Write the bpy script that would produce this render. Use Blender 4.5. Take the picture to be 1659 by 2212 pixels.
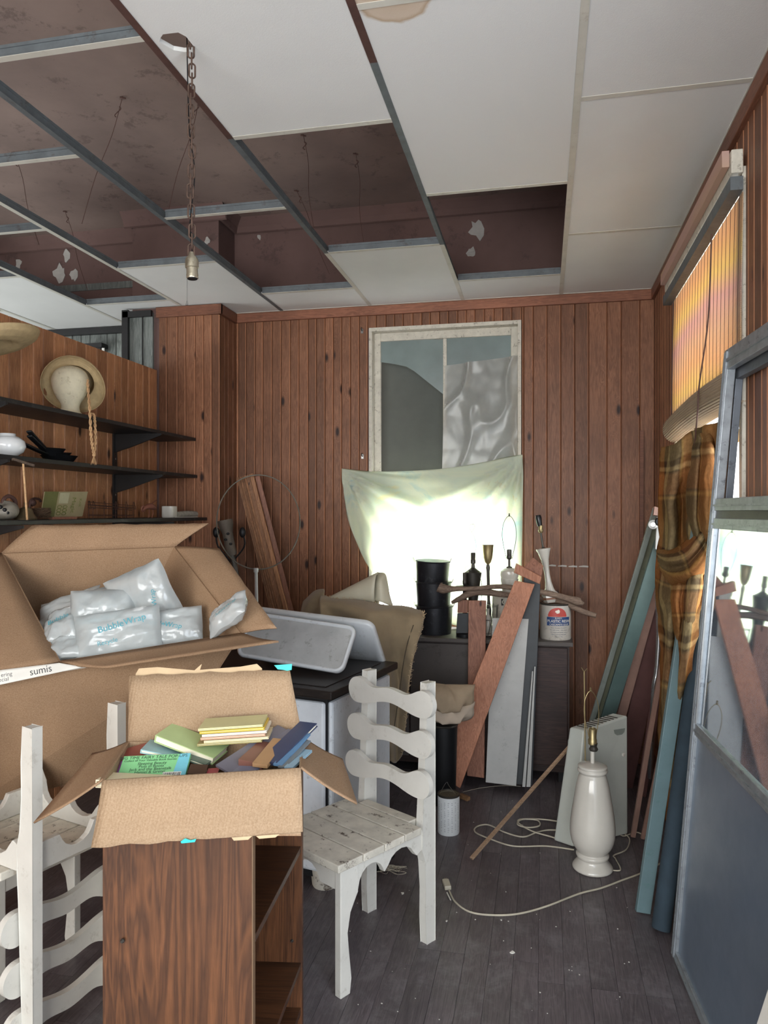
import bpy, math, random
from mathutils import Vector, Matrix, noise
from mathutils.geometry import tessellate_polygon
random.seed(7)
for o in list(bpy.data.objects): bpy.data.objects.remove(o)
SC = bpy.context.scene; COL = SC.collection
PI = math.pi
# ------------------------------------------------------------------ camera
T = math.radians(12.1); FPX = 1600.0; CH = 1.55
cd = bpy.data.cameras.new('camera'); cam = bpy.data.objects.new('camera', cd); COL.objects.link(cam)
cd.sensor_fit = 'VERTICAL'; cd.sensor_height = 36; cd.lens = FPX/2212*36; cd.clip_start = .05
cam.location = (0, 0, CH); cam.rotation_euler = (PI/2, 0, T); SC.camera = cam
# ------------------------------------------------------------------ light
wd = bpy.data.worlds.new('world'); SC.world = wd; wd.use_nodes = True
bg = wd.node_tree.nodes['Background']; bg.inputs[0].default_value = (.93, .97, 1, 1); bg.inputs[1].default_value = 5.0
def area(name, loc, to, sx, sy, power, col=(1, 1, 1)):
    l = bpy.data.lights.new(name, 'AREA'); l.shape = 'RECTANGLE'; l.size = sx; l.size_y = sy; l.energy = power; l.color = col
    o = bpy.data.objects.new(name, l); COL.objects.link(o); o.location = loc
    o.rotation_euler = (Vector(to)-Vector(loc)).to_track_quat('-Z', 'Y').to_euler(); return o
area('daylight_shopfront', (-1.2, -2.4, 1.5), (-1.2, 3, 1.35), 3.4, 2.0, 150, (1, .97, .92))
area('daylight_side_door', (.62, .35, 1.25), (-1.4, 2.6, .9), 1.1, 1.9, 28, (.72, .84, 1))
area('daylight_left_window', (-4.9, 3.2, 1.7), (-2.9, 4.0, 2.9), 1.6, 1.3, 45, (.95, 1, .98))
area('daylight_back_window', (-.45, 5.1, 1.25), (-.45, 2, 1.2), 1.15, .95, 95, (.97, 1, .97))
area('daylight_right_window', (1.0, 3.4, 1.9), (-1, 3.2, 1.7), 1.15, 1.6, 42, (.97, .99, 1))
SC.view_settings.view_transform = 'Standard'; SC.view_settings.look = 'None'
SC.view_settings.gamma = 1; SC.view_settings.use_curve_mapping = False; SC.view_settings.exposure = -0.22
# ------------------------------------------------------------------ helpers: pixels of the photo to points of the room
cT, sT = math.cos(T), math.sin(T)
def W(r, d, z=0): return Vector((r*cT-d*sT, r*sT+d*cT, z))
def P(px, py, d): return W((px-829.5)/FPX*d, d, CH-(py-1106)/FPX*d)
def ray(px): u = (px-829.5)/FPX; return u*cT-sT, u*sT+cT
def PY(px, py, Y): return P(px, py, Y/ray(px)[1])
def PX(px, py, X): return P(px, py, X/ray(px)[0])
def PZ(px, py, z=0): return P(px, py, FPX*(CH-z)/(py-1106))
def V(*a): return Vector(a)
def lerp(a, b, t): return a+(b-a)*t
def hx(s):
    s = s.lstrip('#'); c = [int(s[i:i+2], 16)/255 for i in (0, 2, 4)]
    return tuple(x/12.92 if x < .04045 else ((x+.055)/1.055)**2.4 for x in c)+(1,)
def cr(pts, n):
    """Catmull-Rom through pts (Vectors or floats), n steps a span"""
    out = []; m = len(pts)
    for i in range(m-1):
        a, b, c, d = pts[max(i-1, 0)], pts[i], pts[i+1], pts[min(i+2, m-1)]
        for k in range(n):
            t = k/n
            out.append(.5*((2*b)+(c-a)*t+(2*a-5*b+4*c-d)*t*t+(3*b-a-3*c+d)*t*t*t))
    out.append(pts[-1]); return out
def nz(p, s=1, seed=0): return noise.noise(Vector(p)*s+Vector((seed*7.1, seed*3.3, seed*1.7)))
class MB:
    def __init__(s): s.v = []; s.f = []
    def add(s, vs, fs):
        b = len(s.v); s.v += [Vector(v) for v in vs]; s.f += [[i+b for i in f] for f in fs]; return s
    def hexa(s, p):      # 4 bottom ccw + 4 top
        return s.add(p, [(3, 2, 1, 0), (4, 5, 6, 7), (0, 1, 5, 4), (1, 2, 6, 5), (2, 3, 7, 6), (3, 0, 4, 7)])
    def box(s, c, size, M=None):
        x, y, z = [q/2 for q in size]; p = [V(-x, -y, -z), V(x, -y, -z), V(x, y, -z), V(-x, y, -z), V(-x, -y, z), V(x, -y, z), V(x, y, z), V(-x, y, z)]
        c = Vector(c)
        return s.hexa([(M @ q if M else q)+c for q in p])
    def bb(s, a, b): a = Vector(a); b = Vector(b); return s.box((a+b)/2, [abs(q) for q in (b-a)])
    def bar(s, a, b, w, t, side=None):
        """bar from a to b, w wide along side, t thick"""
        a = Vector(a); b = Vector(b); ax = (b-a).normalized()
        sd = Vector(side) if side is not None else ax.cross(V(0, 0, 1))
        sd = (sd-ax*sd.dot(ax)).normalized(); nn = ax.cross(sd).normalized()
        q = lambda c, i, j: c+sd*(i*w/2)+nn*(j*t/2)
        return s.hexa([q(a, -1, -1), q(a, 1, -1), q(a, 1, 1), q(a, -1, 1), q(b, -1, -1), q(b, 1, -1), q(b, 1, 1), q(b, -1, 1)])
    def slab(s, q, t):
        """4 corners, thickness behind"""
        q = [Vector(c) for c in q]; n = (q[1]-q[0]).cross(q[3]-q[0]).normalized()*t
        return s.hexa([c-n for c in q]+q)
    def tube(s, pts, r, n=8, cap=True):
        pts = [Vector(p) for p in pts]; m = len(pts); rs = r if isinstance(r, (list, tuple)) else [r]*m
        b = len(s.v); up = None
        for i, p in enumerate(pts):
            tg = (pts[min(i+1, m-1)]-pts[max(i-1, 0)]).normalized()
            if up is None: up = tg.orthogonal().normalized()
            up = (up-tg*up.dot(tg)); up = up.normalized() if up.length > 1e-6 else tg.orthogonal().normalized()
            w = tg.cross(up)
            for k in range(n):
                a = 2*PI*k/n; s.v.append(p+(up*math.cos(a)+w*math.sin(a))*rs[i])
        for i in range(m-1):
            for k in range(n):
                k2 = (k+1) % n; s.f.append([b+i*n+k, b+i*n+k2, b+(i+1)*n+k2, b+(i+1)*n+k])
        if cap: s.f.append([b+k for k in range(n)][::-1]); s.f.append([b+(m-1)*n+k for k in range(n)])
        return s
    def ring(s, pts, r, n=6):
        pts = [Vector(p) for p in pts]; m = len(pts); b = len(s.v); c = sum(pts, Vector())/m
        for i, p in enumerate(pts):
            tg = (pts[(i+1) % m]-pts[i-1]).normalized(); o = (p-c); o = (o-tg*o.dot(tg)).normalized(); w = tg.cross(o)
            for k in range(n): a = 2*PI*k/n; s.v.append(p+(o*math.cos(a)+w*math.sin(a))*r)
        for i in range(m):
            for k in range(n):
                k2 = (k+1) % n; i2 = (i+1) % m; s.f.append([b+i*n+k, b+i*n+k2, b+i2*n+k2, b+i2*n+k])
        return s
    def lathe(s, prof, o=(0, 0, 0), ax=(0, 0, 1), n=28, fn=None):
        ax = Vector(ax).normalized(); o = Vector(o); e = (V(1, 0, 0) if abs(ax.x) < .9 else V(0, 1, 0)); e = (e-ax*e.dot(ax)).normalized(); g = ax.cross(e)
        b = len(s.v); m = len(prof)
        for r, z in prof:
            for k in range(n):
                a = 2*PI*k/n; rr = r*(fn(a, z) if fn else 1)
                s.v.append(o+ax*z+(e*math.cos(a)+g*math.sin(a))*max(rr, 1e-5))
        for i in range(m-1):
            for k in range(n):
                k2 = (k+1) % n; s.f.append([b+i*n+k, b+i*n+k2, b+(i+1)*n+k2, b+(i+1)*n+k])
        if prof[0][0] > .0005: s.f.append([b+k for k in range(n)][::-1])
        if prof[-1][0] > .0005: s.f.append([b+(m-1)*n+k for k in range(n)])
        return s
    def poly(s, out, t, F, holes=()):
        """2-D outline(s) extruded t; F maps (x, y, h) to a point"""
        loops = [list(out)]+[list(h) for h in holes]
        tri = tessellate_polygon([[V(x, y, 0) for x, y in l] for l in loops]); fl = [p for l in loops for p in l]; n = len(fl)
        b = len(s.v); s.v += [F(x, y, 0) for x, y in fl]+[F(x, y, t) for x, y in fl]
        for a in tri:
            pa, pb, pc = [fl[i] for i in a]
            if (pb[0]-pa[0])*(pc[1]-pa[1])-(pb[1]-pa[1])*(pc[0]-pa[0]) < 0: a = a[::-1]
            s.f.append([b+i for i in a][::-1]); s.f.append([b+n+i for i in a])
        k = 0
        for l in loops:
            m = len(l)
            for i in range(m): j = (i+1) % m; s.f.append([b+k+i, b+k+j, b+n+k+j, b+n+k+i])
            k += m
        return s
    def grid(s, rows, closed=False):
        b = len(s.v); n = len(rows[0])
        for r in rows: s.v += [Vector(p) for p in r]
        for i in range(len(rows)-1):
            for k in range(n if closed else n-1):
                k2 = (k+1) % n; s.f.append([b+i*n+k, b+i*n+k2, b+(i+1)*n+k2, b+(i+1)*n+k])
        return s
    def ball(s, c, r, n=12, m=8, sq=(1, 1, 1)):
        c = Vector(c)
        return s.grid([[c+V(math.sin(PI*i/m)*math.cos(2*PI*k/n)*r*sq[0], math.sin(PI*i/m)*math.sin(2*PI*k/n)*r*sq[1], -math.cos(PI*i/m)*r*sq[2]) for k in range(n)] for i in range(m+1)], True)
def surf(ctrl, nu=6, nv=6):
    """control rows -> smooth dense rows"""
    rows = [cr(list(r), nu) for r in ctrl]; cols = [cr([rows[i][k] for i in range(len(rows))], nv) for k in range(len(rows[0]))]
    return [[cols[k][i] for k in range(len(cols))] for i in range(len(cols[0]))]
def chain_matrix(o):
    m = o.matrix_basis.copy()
    while o.parent: o = o.parent; m = o.matrix_basis @ m
    return m
def obj(name, mb, mat, parent=None, world=True, smooth=False, bevel=0, solid=0, sub=0, loc=None, recalc=False):
    me = bpy.data.meshes.new(name); vs = mb.v; L = None
    if parent is not None and world:
        inv = chain_matrix(parent).inverted(); vs = [inv @ v for v in vs]
    if parent is None and world:
        L = Vector(loc) if loc is not None else V(sum(v.x for v in vs)/len(vs), sum(v.y for v in vs)/len(vs), min(v.z for v in vs)); vs = [v-L for v in vs]
    me.from_pydata([tuple(v) for v in vs], [], mb.f); me.update()
    if smooth:
        me.polygons.foreach_set('use_smooth', [True]*len(me.polygons))
        if smooth != 'all':
            try: me.set_sharp_from_angle(angle=math.radians(42))
            except Exception: pass
    if mat: me.materials.append(mat)
    o = bpy.data.objects.new(name, me); COL.objects.link(o)
    if L is not None: o.location = L
    if parent is not None: o.parent = parent
    if solid: m = o.modifiers.new('s', 'SOLIDIFY'); m.thickness = solid; m.offset = 0
    if bevel: m = o.modifiers.new('b', 'BEVEL'); m.width = bevel; m.segments = 2; m.limit_method = 'ANGLE'; m.angle_limit = .6
    if sub: m = o.modifiers.new('u', 'SUBSURF'); m.levels = sub; m.render_levels = sub
    return o
def tag(o, label, cat=None, group=None, kind=None):
    if label: o['label'] = label
    if cat: o['category'] = cat
    if group: o['group'] = group
    if kind: o['kind'] = kind
    return o
def thing(name, label, cat, loc, rotz=0, group=None, M=None):
    o = bpy.data.objects.new(name, None); COL.objects.link(o); o.empty_display_size = .05
    if M is not None: o.matrix_basis = M
    else: o.location = Vector(loc); o.rotation_euler = (0, 0, rotz)
    if M is None: o.matrix_basis = Matrix.Translation(Vector(loc)) @ Matrix.Rotation(rotz, 4, 'Z')
    return tag(o, label, cat, group)
KIDS = {}
def dup(root, M, label, group=None):
    def cp(o, par):
        c = o.copy(); COL.objects.link(c)
        if par is not None: c.parent = par
        for ch in [q for q in list(bpy.data.objects) if q.parent == o]: cp(ch, c)
        return c
    r = cp(root, None); r.matrix_basis = M; r['label'] = label
    if group: r['group'] = group
    return r
def text_mb(s, size, F, align='CENTER', ext=0.0, spacing=1.0):
    """flat lettering; F maps (x, y) to a point"""
    c = bpy.data.curves.new('t', 'FONT'); c.body = s; c.size = size; c.align_x = align; c.align_y = 'CENTER'; c.space_line = spacing; c.resolution_u = 3
    o = bpy.data.objects.new('t', c); COL.objects.link(o); dg = bpy.context.evaluated_depsgraph_get(); dg.update()
    me = bpy.data.meshes.new_from_object(o.evaluated_get(dg)); mb = MB()
    mb.v = [F(v.co.x, v.co.y) for v in me.vertices]; mb.f = [list(p.vertices) for p in me.polygons]
    bpy.data.objects.remove(o); bpy.data.curves.remove(c); bpy.data.meshes.remove(me); return mb
# ------------------------------------------------------------------ materials
def nt(name):
    m = bpy.data.materials.new(name); m.use_nodes = True; t = m.node_tree; t.nodes.clear()
    out = t.nodes.new('ShaderNodeOutputMaterial'); b = t.nodes.new('ShaderNodeBsdfPrincipled'); t.links.new(b.outputs[0], out.inputs[0])
    return m, t, b, out
def node(t, k, **kw):
    n = t.nodes.new('ShaderNode'+k)
    for a, v in kw.items():
        if a in n.inputs: n.inputs[a].default_value = v
        else: setattr(n, a, v)
    return n
def ramp(t, fac, stops):
    r = t.nodes.new('ShaderNodeValToRGB'); e = r.color_ramp.elements
    while len(e) < len(stops): e.new(.5)
    for i, (p, c) in enumerate(stops): e[i].position = p; e[i].color = c
    t.links.new(fac, r.inputs[0]); return r.outputs[0]
def mix(t, f, a, b, mode='MIX'):
    m = t.nodes.new('ShaderNodeMix'); m.data_type = 'RGBA'; m.blend_type = mode
    for i, v in ((0, f), (6, a), (7, b)):
        if hasattr(v, 'links'): t.links.new(v, m.inputs[i])
        else: m.inputs[i].default_value = v
    return m.outputs[2]
def coords(t, sc=(1, 1, 1), rnd=5.0):
    tc = t.nodes.new('ShaderNodeTexCoord'); oi = t.nodes.new('ShaderNodeObjectInfo')
    mul = node(t, 'VectorMath', operation='SCALE'); mul.inputs[0].default_value = (rnd, rnd*1.7, rnd*2.3); t.links.new(oi.outputs['Random'], mul.inputs['Scale'])
    ad = node(t, 'VectorMath', operation='ADD'); t.links.new(tc.outputs['Object'], ad.inputs[0]); t.links.new(mul.outputs[0], ad.inputs[1])
    mp = t.nodes.new('ShaderNodeMapping'); mp.inputs['Scale'].default_value = sc; t.links.new(ad.outputs[0], mp.inputs[0]); return mp.outputs[0], ad.outputs[0], oi.outputs['Random']
def noi(t, vec, scale, detail=4, rough=.55, dist=0):
    n = node(t, 'TexNoise', Scale=scale, Detail=detail, Roughness=rough, Distortion=dist); t.links.new(vec, n.inputs['Vector']); return n.outputs['Fac']
def bump(t, b, h, st=.3, dist=.002):
    n = node(t, 'Bump', Strength=st, Distance=dist); t.links.new(h, n.inputs['Height']); t.links.new(n.outputs[0], b.inputs['Normal'])
MAT = {}
def plain(name, c, rough=.6, metal=0, var=.12, vs=12, bmp=.15, dirt=None, dirt_amt=.5, spec=.5, fine=180, sheen=0):
    if name in MAT: return MAT[name]
    m, t, b, o = nt(name); vec, raw, rn = coords(t); c = hx(c) if isinstance(c, str) else c
    n1 = noi(t, vec, vs, 5, .6); lo = tuple(x*(1-var) for x in c[:3])+(1,); hi = tuple(min(1, x*(1+var)) for x in c[:3])+(1,)
    col = ramp(t, n1, [(.3, lo), (.7, hi)])
    if dirt:
        n2 = noi(t, vec, vs*1.1+5, 9, .78, .1); f = ramp(t, n2, [(.565, (0, 0, 0, 1)), (.63, (dirt_amt,)*3+(1,))]); col = mix(t, f, col, hx(dirt))
    t.links.new(col, b.inputs['Base Color']); b.inputs['Roughness'].default_value = rough; b.inputs['Metallic'].default_value = metal
    b.inputs['Specular IOR Level'].default_value = spec
    if sheen: b.inputs['Sheen Weight'].default_value = sheen
    if bmp: bump(t, b, noi(t, vec, fine, 3), bmp, .001)
    MAT[name] = m; return m
def wood(name, c1, c2, dark, axis='z', knots=True, rough=.5, ring=26, var=.35, spec=.35, knotsize=.15, edge=False, scuff=False):
    m, t, b, o = nt(name)
    ax = {'x': 0, 'y': 1, 'z': 2}[axis]; sc = [1, 1, 1]; sc[ax] = .07
    vec, raw, rn = coords(t, tuple(sc))
    ks = [8.5, 8.5, 8.5]; ks[ax] = 3.4
    mp = t.nodes.new('ShaderNodeMapping'); mp.inputs['Scale'].default_value = ks; t.links.new(raw, mp.inputs[0])
    vo = node(t, 'TexVoronoi', Scale=1.0, Randomness=1.0); t.links.new(mp.outputs[0], vo.inputs['Vector'])
    kf = ramp(t, vo.outputs['Distance'], [(.0, (1, 1, 1, 1)), (.3, (0, 0, 0, 1))])
    warp = node(t, 'VectorMath', operation='SCALE'); warp.inputs['Scale'].default_value = .04 if knots else 0; t.links.new(kf, warp.inputs[0])
    ad = node(t, 'VectorMath', operation='ADD'); t.links.new(vec, ad.inputs[0]); t.links.new(warp.outputs[0], ad.inputs[1])
    big = noi(t, ad.outputs[0], ring, 3, .6, 1.2); fin = noi(t, ad.outputs[0], ring*11, 4, .7)
    col = ramp(t, big, [(.34, hx(c1)), (.45, hx(c2)), (.50, hx(c1)), (.57, hx(c2)), (.63, hx(c1)), (.72, hx(c2))])
    fl = ramp(t, fin, [(.3, (.72, .72, .72, 1)), (.7, (1.12, 1.12, 1.12, 1))]); col = mix(t, 1.0, col, fl, 'MULTIPLY')
    rv = ramp(t, rn, [(0, (1-var,)*3+(1,)), (1, (1+var*.35,)*3+(1,))]); col = mix(t, 1.0, col, rv, 'MULTIPLY')
    if edge:
        tc2 = node(t, 'TexCoord'); sx = node(t, 'SeparateXYZ'); t.links.new(tc2.outputs['Object'], sx.inputs[0])
        col = mix(t, ramp(t, sx.outputs[0], [(0, (0, 0, 0, 1)), (.002, (.7, .7, .7, 1)), (.0055, (.55, .55, .55, 1)), (.0075, (0, 0, 0, 1))]), col, tuple(min(1, q*1.9) for q in hx(c1)[:3])+(1,))
    if scuff:
        s1 = noi(t, raw, 5, 9, .8, .3); col = mix(t, ramp(t, s1, [(.5, (0, 0, 0, 1)), (.72, (.55, .55, .55, 1))]), col, hx('8d8a8c'))
        s2 = noi(t, vec, 40, 8, .8); col = mix(t, ramp(t, s2, [(.6, (0, 0, 0, 1)), (.7, (.45, .45, .45, 1))]), col, hx('99969a'))
    pat = noi(t, raw, 2.2, 5, .65); pf = ramp(t, pat, [(.35, (.7, .7, .7, 1)), (.7, (1.08, 1.08, 1.08, 1))]); col = mix(t, 1.0, col, pf, 'MULTIPLY')
    if knots:
        f = ramp(t, vo.outputs['Distance'], [(knotsize*.45, (1, 1, 1, 1)), (knotsize, (0, 0, 0, 1))]); col = mix(t, f, col, hx(dark))
    t.links.new(col, b.inputs['Base Color']); b.inputs['Roughness'].default_value = rough; b.inputs['Specular IOR Level'].default_value = spec
    bump(t, b, fin, .25, .0015); MAT[name] = m; return m
def thin(name, c, trans=.5, gloss=.25, transp=.3, rough=.1, stripes=None, var=.1, vs=6, bm=.4, bs=25):
    """thin sheet: diffuse/translucent/transparent/glossy"""
    m, t, b, o = nt(name); t.nodes.remove(b); vec, raw, rn = coords(t, rnd=0); c = hx(c)
    n1 = noi(t, vec, vs, 4); col = ramp(t, n1, [(.3, tuple(x*(1-var) for x in c[:3])+(1,)), (.7, tuple(min(1, x*(1+var)) for x in c[:3])+(1,))])
    if stripes: col = stripes(t, raw, col)
    d = node(t, 'BsdfDiffuse'); tr = node(t, 'BsdfTranslucent'); t.links.new(col, d.inputs[0]); t.links.new(col, tr.inputs[0])
    m1 = node(t, 'MixShader'); m1.inputs[0].default_value = trans; t.links.new(d.outputs[0], m1.inputs[1]); t.links.new(tr.outputs[0], m1.inputs[2]); cur = m1.outputs[0]
    if transp:
        tp = node(t, 'BsdfTransparent'); m2 = node(t, 'MixShader'); m2.inputs[0].default_value = transp; t.links.new(cur, m2.inputs[1]); t.links.new(tp.outputs[0], m2.inputs[2]); cur = m2.outputs[0]
    g = node(t, 'BsdfGlossy', Roughness=rough); lw = node(t, 'Fresnel', IOR=1.45)
    ma = node(t, 'Math', operation='MULTIPLY_ADD'); ma.inputs[1].default_value = 1.0; ma.inputs[2].default_value = gloss; t.links.new(lw.outputs[0], ma.inputs[0])
    bp = node(t, 'Bump', Strength=bm, Distance=.003); t.links.new(noi(t, vec, bs, 3), bp.inputs['Height'])
    for q in (g, d, tr, lw): t.links.new(bp.outputs[0], q.inputs['Normal'])
    m3 = node(t, 'MixShader'); t.links.new(ma.outputs[0], m3.inputs[0]); t.links.new(cur, m3.inputs[1]); t.links.new(g.outputs[0], m3.inputs[2])
    if not gloss: m3 = m1 if not transp else m2
    t.links.new(m3.outputs[0], o.inputs[0]); MAT[name] = m; return m
M_wall = wood('pine panelling', '9c6c50', '85583f', '2a1611', 'z', rough=.48, edge=True)
M_wallL = wood('orange pine panelling', 'cb9168', 'b07752', '2e1a12', 'z', rough=.5, edge=True)
M_trimx = wood('pine trim', '9a664e', '825440', '2a1611', 'x', knots=False)
M_trimy = wood('pine trim lengthwise', '9a664e', '825440', '2a1611', 'y', knots=False)
M_floor = wood('painted floor boards', '6b6265', '585154', '241f22', 'y', knots=False, rough=.42, var=.12, spec=.5, scuff=True)
M_grey = wood('grey panelling', '8c918c', '6d726e', '33342f', 'z', rough=.6)
M_groove = plain('groove shadow wood', '2c1a14', .9)
M_black = plain('black paint', '1b1a1b', .45, var=.3)
M_shelf = plain('black shelf paint', '1d1c1d', .5, var=.35, dirt='57534e', dirt_amt=.35)
M_tile = plain('ceiling tile', 'd9d9d6', .9, var=.03, vs=3, bmp=.5, fine=320, spec=.2)
M_plaster = plain('old brown plaster', '85726a', .85, var=.22, vs=1.6, dirt='5e4d48', dirt_amt=.6, bmp=.1)
M_plasterw = plain('old wall paint', '6d5550', .9, var=.2, vs=1.5, dirt='4b3d3b', dirt_amt=.5)
M_peel = plain('peeled plaster', 'b5b1ab', .9)
M_galv = plain('galvanised steel', '62686b', .55, .1, var=.2, vs=14, dirt='4d423c', dirt_amt=.5)
M_white = plain('white grid paint', 'c6c3b8', .5, var=.08, vs=9, dirt='a39a8c', dirt_amt=.4)
M_rust = plain('rusty brown steel', '50362f', .7, var=.25, vs=20)
M_chair = plain('chipped white paint', 'd3d1c9', .5, var=.06, vs=9, dirt='9a9386', dirt_amt=.3)
M_seat = plain('worn white paint', 'cac5b8', .6, var=.16, vs=16, dirt='54463b', dirt_amt=1.0, fine=90)
M_enam = plain('white enamel', 'd9dde0', .15, var=.05, spec=.6, bmp=0, dirt='8d8a85', dirt_amt=.3)
M_enamd = plain('dirty enamel', 'b5b7b6', .45, var=.12, vs=10, dirt='85847f', dirt_amt=.6)
M_castb = plain('cast iron', '17181b', .5, .3, var=.3)
M_alu = plain('weathered aluminium', '9ba1a6', .4, .6, var=.2, vs=22, dirt='4a4c50', dirt_amt=.6)
M_brass = plain('brass', 'a3936c', .4, .75, var=.2)
M_steel = plain('steel', '9a9a98', .3, .9, var=.15)
M_dsteel = plain('tarnished metal', '4a4742', .45, .6, var=.3)
M_cer = plain('glazed ceramic', 'c6c2b9', .12, var=.04, bmp=0, spec=.6)
M_cord = plain('ivory cord', 'b9b2a0', .5)
M_chain = plain('rusty chain', '5a473d', .7, .4, var=.3, vs=60)
def cardboard(name, c, corr=True, axis='x'):
    m, t, b, o = nt(name); vec, raw, rn = coords(t); c = hx(c)
    n1 = noi(t, vec, 7, 5); col = ramp(t, n1, [(.3, tuple(x*.9 for x in c[:3])+(1,)), (.7, tuple(x*1.07 for x in c[:3])+(1,))])
    f = noi(t, vec, 260, 2); col = mix(t, .12, col, ramp(t, f, [(.3, (.2, .12, .07, 1)), (.7, (.9, .7, .5, 1))]))
    t.links.new(col, b.inputs['Base Color']); b.inputs['Roughness'].default_value = .8; b.inputs['Specular IOR Level'].default_value = .2
    if corr:
        w = node(t, 'TexWave', Scale=38, Distortion=.6, Detail=1); w.bands_direction = axis.upper(); t.links.new(raw, w.inputs['Vector']); bump(t, b, w.outputs['Fac'], .35, .0012)
    else: bump(t, b, f, .1, .001)
    MAT[name] = m; return m
M_card = cardboard('brown cardboard', '8f7257', False); M_cardc = cardboard('corrugated cardboard', '947b60')
M_cut = plain('torn cardboard edge', 'bfa684', .9); M_paper = plain('white paper', 'dcdad2', .8, var=.03)
# ------------------------------------------------------------------ room sizes
XR, YB, ZT, ZC = .67, 4.80, 2.92, 3.56          # right wall, back wall, tile ceiling, real ceiling
XL, YF = -5.0, -2.6                             # far left wall and street front
XP, ZP = -2.53, 2.50                            # low partition with the shelves
XC0, XC1, YC = -2.72, -2.08, 4.54               # chimney breast
def struct(name, mb, mat, parent=None, **k):
    o = obj(name, mb, mat, parent, **k)
    if parent is None: o['kind'] = 'structure'
    return o
def wallbox(a, b): return MB().bb(a, b)
PM = {}
def plank_mesh(w, h, mat, vert=True):
    k = (round(w, 3), round(h, 3), mat.name)
    if k not in PM:
        pr = [(0, 0), (w-.0015, 0), (w-.0015, .008), (w-.006, .013), (.0045, .013), (0, .008)]
        m = MB().poly(pr, h, lambda x, y, z: V(x, y, z)); me = bpy.data.meshes.new('plank'); me.from_pydata([tuple(v) for v in m.v], [], m.f); me.materials.append(mat); PM[k] = me
    return PM[k]
def planks(parent, start, rz, length, spans, mat, widths=(.062, .074, .088), seed=1):
    """beaded boards along a wall from start; spans(a) -> [(z0, z1)] for a board at distance a"""
    rg = random.Random(seed); a = 0; R = Matrix.Rotation(rz, 4, 'Z')
    while a < length-.012:
        w = min(rg.choice(widths), length-a)
        for z0, z1 in spans(a+w/2):
            o = bpy.data.objects.new('plank', plank_mesh(w, z1-z0, mat)); COL.objects.link(o); o.parent = parent
            o.matrix_basis = chain_matrix(parent).inverted() @ Matrix.Translation(Vector(start)+R @ V(a, 0, z0)) @ R
        a += w
# ------------------------------------------------------------------ floor
fl = struct('floor', wallbox((XL, YF, -.1), (XR+.1, 5.0, -.013)), M_groove)
fm = MB().poly([(0, 0), (.084, 0), (.084, .0122), (.0834, .013), (.0006, .013), (0, .0122)], 1, lambda x, z, y: V(x, y, z-.013))
FM = {}
x = XL; rg = random.Random(3)
while x < XR:
    y = YF
    while y < 4.95:
        L = min(rg.choice((1.4, 1.9, 2.4, 3.2)), 5-y)
        if x > -2.7 and y+L > .6:
            k = round(L, 2)
            if k not in FM:
                me = bpy.data.meshes.new('floorboard'); me.from_pydata([(v.x, v.y*(L-.002), v.z) for v in fm.v], [], fm.f); me.materials.append(M_floor); FM[k] = me
            o = bpy.data.objects.new('floorboard', FM[k]); COL.objects.link(o); o.parent = fl; o.matrix_basis = chain_matrix(fl).inverted() @ Matrix.Translation((x, y, rg.uniform(-.0008, 0)))
        y += L
    x += .0845
obj('worn_boards', MB().bb((XL, YF, -.012), (-2.71, 5, -.001)).bb((-2.7, YF, -.012), (XR, .59, -.001)), M_floor, fl)
# ------------------------------------------------------------------ walls
WX0, WX1, WZ1 = PY(797, 715, YB).x, PY(1126, 700, YB).x, PY(960, 700, YB).z      # back window opening
WZ0 = .86
wb = struct('wall_back', wallbox((XC0, YB+.013, 0), (WX0, YB+.14, ZC)).bb((XL, YB+.013, ZT+.03), (XC0, YB+.14, ZC)).bb((WX1, YB+.013, 0), (XR+.1, YB+.14, ZC)).bb((WX0, YB+.013, 0), (WX1, YB+.14, WZ0)).bb((WX0, YB+.013, WZ1), (WX1, YB+.14, ZC)), M_plasterw)
def sb(a):
    x = XR-a
    return [(0.09, WZ0), (WZ1, ZT-.02)] if WX0 < x < WX1 else [(0.09, ZT-.02)]
planks(wb, (XR, YB+.013, 0), PI, XR-WX1, sb, M_wall, (.06, .11, .085), 5)
planks(wb, (WX1, YB+.013, 0), PI, WX1-XC1, lambda a: sb(a+XR-WX1), M_wall, (.056, .061, .058, .066), 15)
RW0, RW1, RZ0, RZ1 = 2.70, 4.02, .98, 2.72                                       # right window opening
wr = struct('wall_right', wallbox((XR+.013, YF, 0), (XR+.14, -.35, ZC)).bb((XR+.013, 1.1, 0), (XR+.14, RW0, ZC)).bb((XR+.013, RW1, 0), (XR+.14, YB+.14, ZC)).bb((XR+.013, RW0, 0), (XR+.14, RW1, RZ0)).bb((XR+.013, RW0, RZ1), (XR+.14, RW1, ZC)).bb((XR+.013, -.35, 2.2), (XR+.14, 1.1, ZC)), M_plasterw)
def sr(a):
    y = 1.2+a
    return [(.09, RZ0), (RZ1, ZT-.02)] if RW0 < y < RW1 else [(.09, ZT-.02)]
planks(wr, (XR+.013, 1.2, 0), PI/2, YB-1.2, sr, M_wall, (.06, .07, .085), 9)
wl = struct('wall_left', wallbox((XL-.1, YF, 0), (XL, 5, 1.0)).bb((XL-.1, YF, 2.6), (XL, 5, ZC)).bb((XL-.1, YF, 1), (XL, 2.2, 2.6)).bb((XL-.1, 4.1, 1), (XL, 5, 2.6)), M_plasterw)
wf = struct('wall_front', wallbox((XL, YF-.1, 0), (XR+.1, YF, .5)).bb((XL, YF-.1, 2.7), (XR+.1, YF, ZC)).bb((XL, YF-.1, .5), (-3.2, YF, 2.7)), M_plasterw)
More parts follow.
